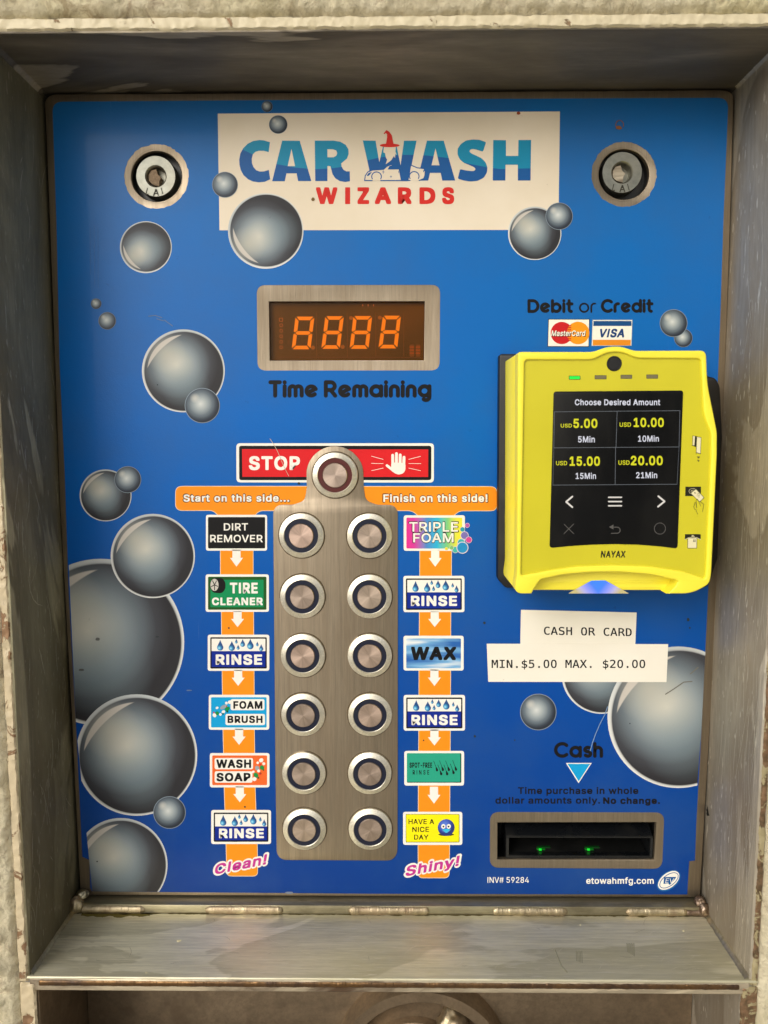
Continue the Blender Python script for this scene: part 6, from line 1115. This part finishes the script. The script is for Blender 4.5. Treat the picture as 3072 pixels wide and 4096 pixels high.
strokes('grid_line', [[(860, 821), (853, 1060)], [(1277, 817), (1271, 1058)], [(444, 825), (440, 1064)]], 3.2, mg, scr, d=SD, z='R1'); strokes('grid_line', [[(1271, 63), (1258, 310)], [(440, 69), (434, 316)]], 2, mg, scr, d=SD, z='R2')
for z, s_, a, b, c, e, m in [('R1', 'USD', 486, 560, 929, 904, my), ('R1', '5.00', 570, 729, 932, 871, my), ('R1', '5Min', 601, 712, 1028, 987, mw), ('R1', 'USD', 877, 952, 924, 896, my), ('R1', '10.00', 970, 1170, 926, 865, my), ('R1', '10Min', 999, 1137, 1023, 983, mw),
   ('R2', 'USD', 455, 528, 184, 156, my), ('R2', '15.00', 545, 746, 188, 126, my), ('R2', '15Min', 585, 720, 275, 235, mw), ('R2', 'USD', 869, 943, 181, 152, my), ('R2', '20.00', 951, 1163, 184, 122, my), ('R2', '21Min', 986, 1126, 270, 230, mw)]:
    text('screen_price' if m is my else 'screen_minutes', s_, z, a, b, c, e, m, scr, d=SD, grow=34 if '.' in s_ else (16 if m is my else 20))
strokes('arrow_key', [[(563, 392), (522, 427), (563, 462)]], 11, mi, scr, d=SD, z='R2'); strokes('arrow_key', [[(1134, 390), (1175, 424), (1132, 459)]], 11, mi, scr, d=SD, z='R2')
strokes('menu_key', [[(804, 397), (889, 397)], [(804, 425), (889, 425)], [(804, 453), (889, 453)]], 9, mi, scr, d=SD, z='R2')
strokes('cancel_key', [[(509, 576), (572, 638)], [(572, 574), (508, 638)]], 4.5, mdim, scr, d=SD, z='R2')
strokes('back_key', [[(830, 595), (862, 595)] + arc(860, 615, 20, 20, -90, 90, 8) + [(822, 636)]], 5.5, mdim, scr, d=SD, z='R2'); sheet('back_key', [[Q('R2', [(806, 594), (836, 577), (836, 611)])]], mdim, scr, d=SD + .00001)
strokes('confirm_key', [circ(1144, 604, 37, 36)], 4.5, mdim, scr, d=SD, closed=True, z='R2')
mdk = pr((40, 40, 30), .3); mcw = pr((226, 218, 178), .3); mol = pr((88, 88, 44), .3)
text('maker_name', 'NAYAX', 'R2', 751, 918, 797, 752, mdk, rd, d=FD, grow=34, slant=.1)
def ic(name, pts, mat, k, r=0): sheet(name, [[Q('RI', fillet(pts, r, 3) if r else pts)]], mat, rd, d=FD + k * 2e-5)
ic('swipe_symbol', [(238, 312), (276, 318), (270, 458), (236, 450)], mol, 0); ic('swipe_symbol', [(246, 320), (272, 325), (264, 450), (242, 442)], mcw, 1); ic('swipe_symbol', [(274, 318), (300, 324), (290, 472), (262, 462)], mdk, 2)
ic('swipe_symbol', [(294, 324), (360, 338), (350, 568), (286, 548)], mol, 3); ic('swipe_symbol', [(300, 333), (354, 344), (344, 558), (293, 541)], mcw, 4); ic('swipe_symbol', [(297, 597), (343, 602), (318, 628)], mol, 1); ic('swipe_symbol', [(297, 640), (341, 656), (318, 672)], mol, 1)
strokes('swipe_symbol', [[(225, 446), (285, 466)], [(290, 330), (288, 570)]], 6, mol, rd, d=FD + 1e-5, z='RI')
ic('tap_symbol', [(142, 1010), (355, 1010), (352, 1140), (138, 1138)], mdk, 0); ic('tap_symbol', [(208, 1100), (285, 1038), (402, 1160), (336, 1222)], mol, 2, 10); ic('tap_symbol', [(218, 1100), (285, 1047), (392, 1160), (335, 1212)], mcw, 3, 10)
strokes('tap_symbol', [arc(240, 1072, 50, 38, 0, 360, 22), [(222, 1060), (218, 1085)], [(238, 1056), (234, 1084)], [(254, 1054), (250, 1082)]], 4, mcw, rd, d=FD + 2.6e-5, z='RI')
strokes('tap_symbol', [arc(285, 1120, 20, 24, -50, 50, 6), arc(285, 1124, 36, 38, -45, 45, 6), arc(285, 1128, 50, 52, -40, 40, 6)], 4, mol, rd, d=FD + 9e-5, z='RI'); ic('tap_symbol', [(262, 1086), (274, 1086), (284, 1100), (270, 1106)], mdk, 5)
strokes('tap_symbol', [[(352, 1276), (318, 1195), (300, 1178), (286, 1196), (296, 1290)], [(272, 1225), (262, 1245), (268, 1262), (252, 1278), (270, 1318), (292, 1330), (290, 1345), (312, 1384)], [(272, 1225), (285, 1232), (296, 1300)], [(345, 1215), (392, 1250), (374, 1352)]], 6, mol, rd, d=FD + 9.5e-5, z='RI')
ic('insert_symbol', [(136, 1657), (350, 1657), (350, 1735), (296, 1712), (190, 1712), (134, 1735)], mdk, 0); ic('insert_symbol', [(170, 1712), (302, 1712), (300, 1852), (168, 1852)], mol, 2, 6); ic('insert_symbol', [(178, 1712), (295, 1712), (293, 1845), (175, 1845)], mcw, 3, 5)
ic('insert_symbol', [(218, 1688), (243, 1669), (270, 1688)], mcw, 1); strokes('insert_symbol', [[(134, 1730), (185, 1706), (243, 1698), (300, 1706), (350, 1730)]], 6, mcw, rd, d=FD + 9e-5, z='RI')
for x, y in ((246, 1731), (266, 1731), (246, 1750), (266, 1750)): ic('insert_symbol', rrect(x, y, x + 14, y + 13), mdk, 5)
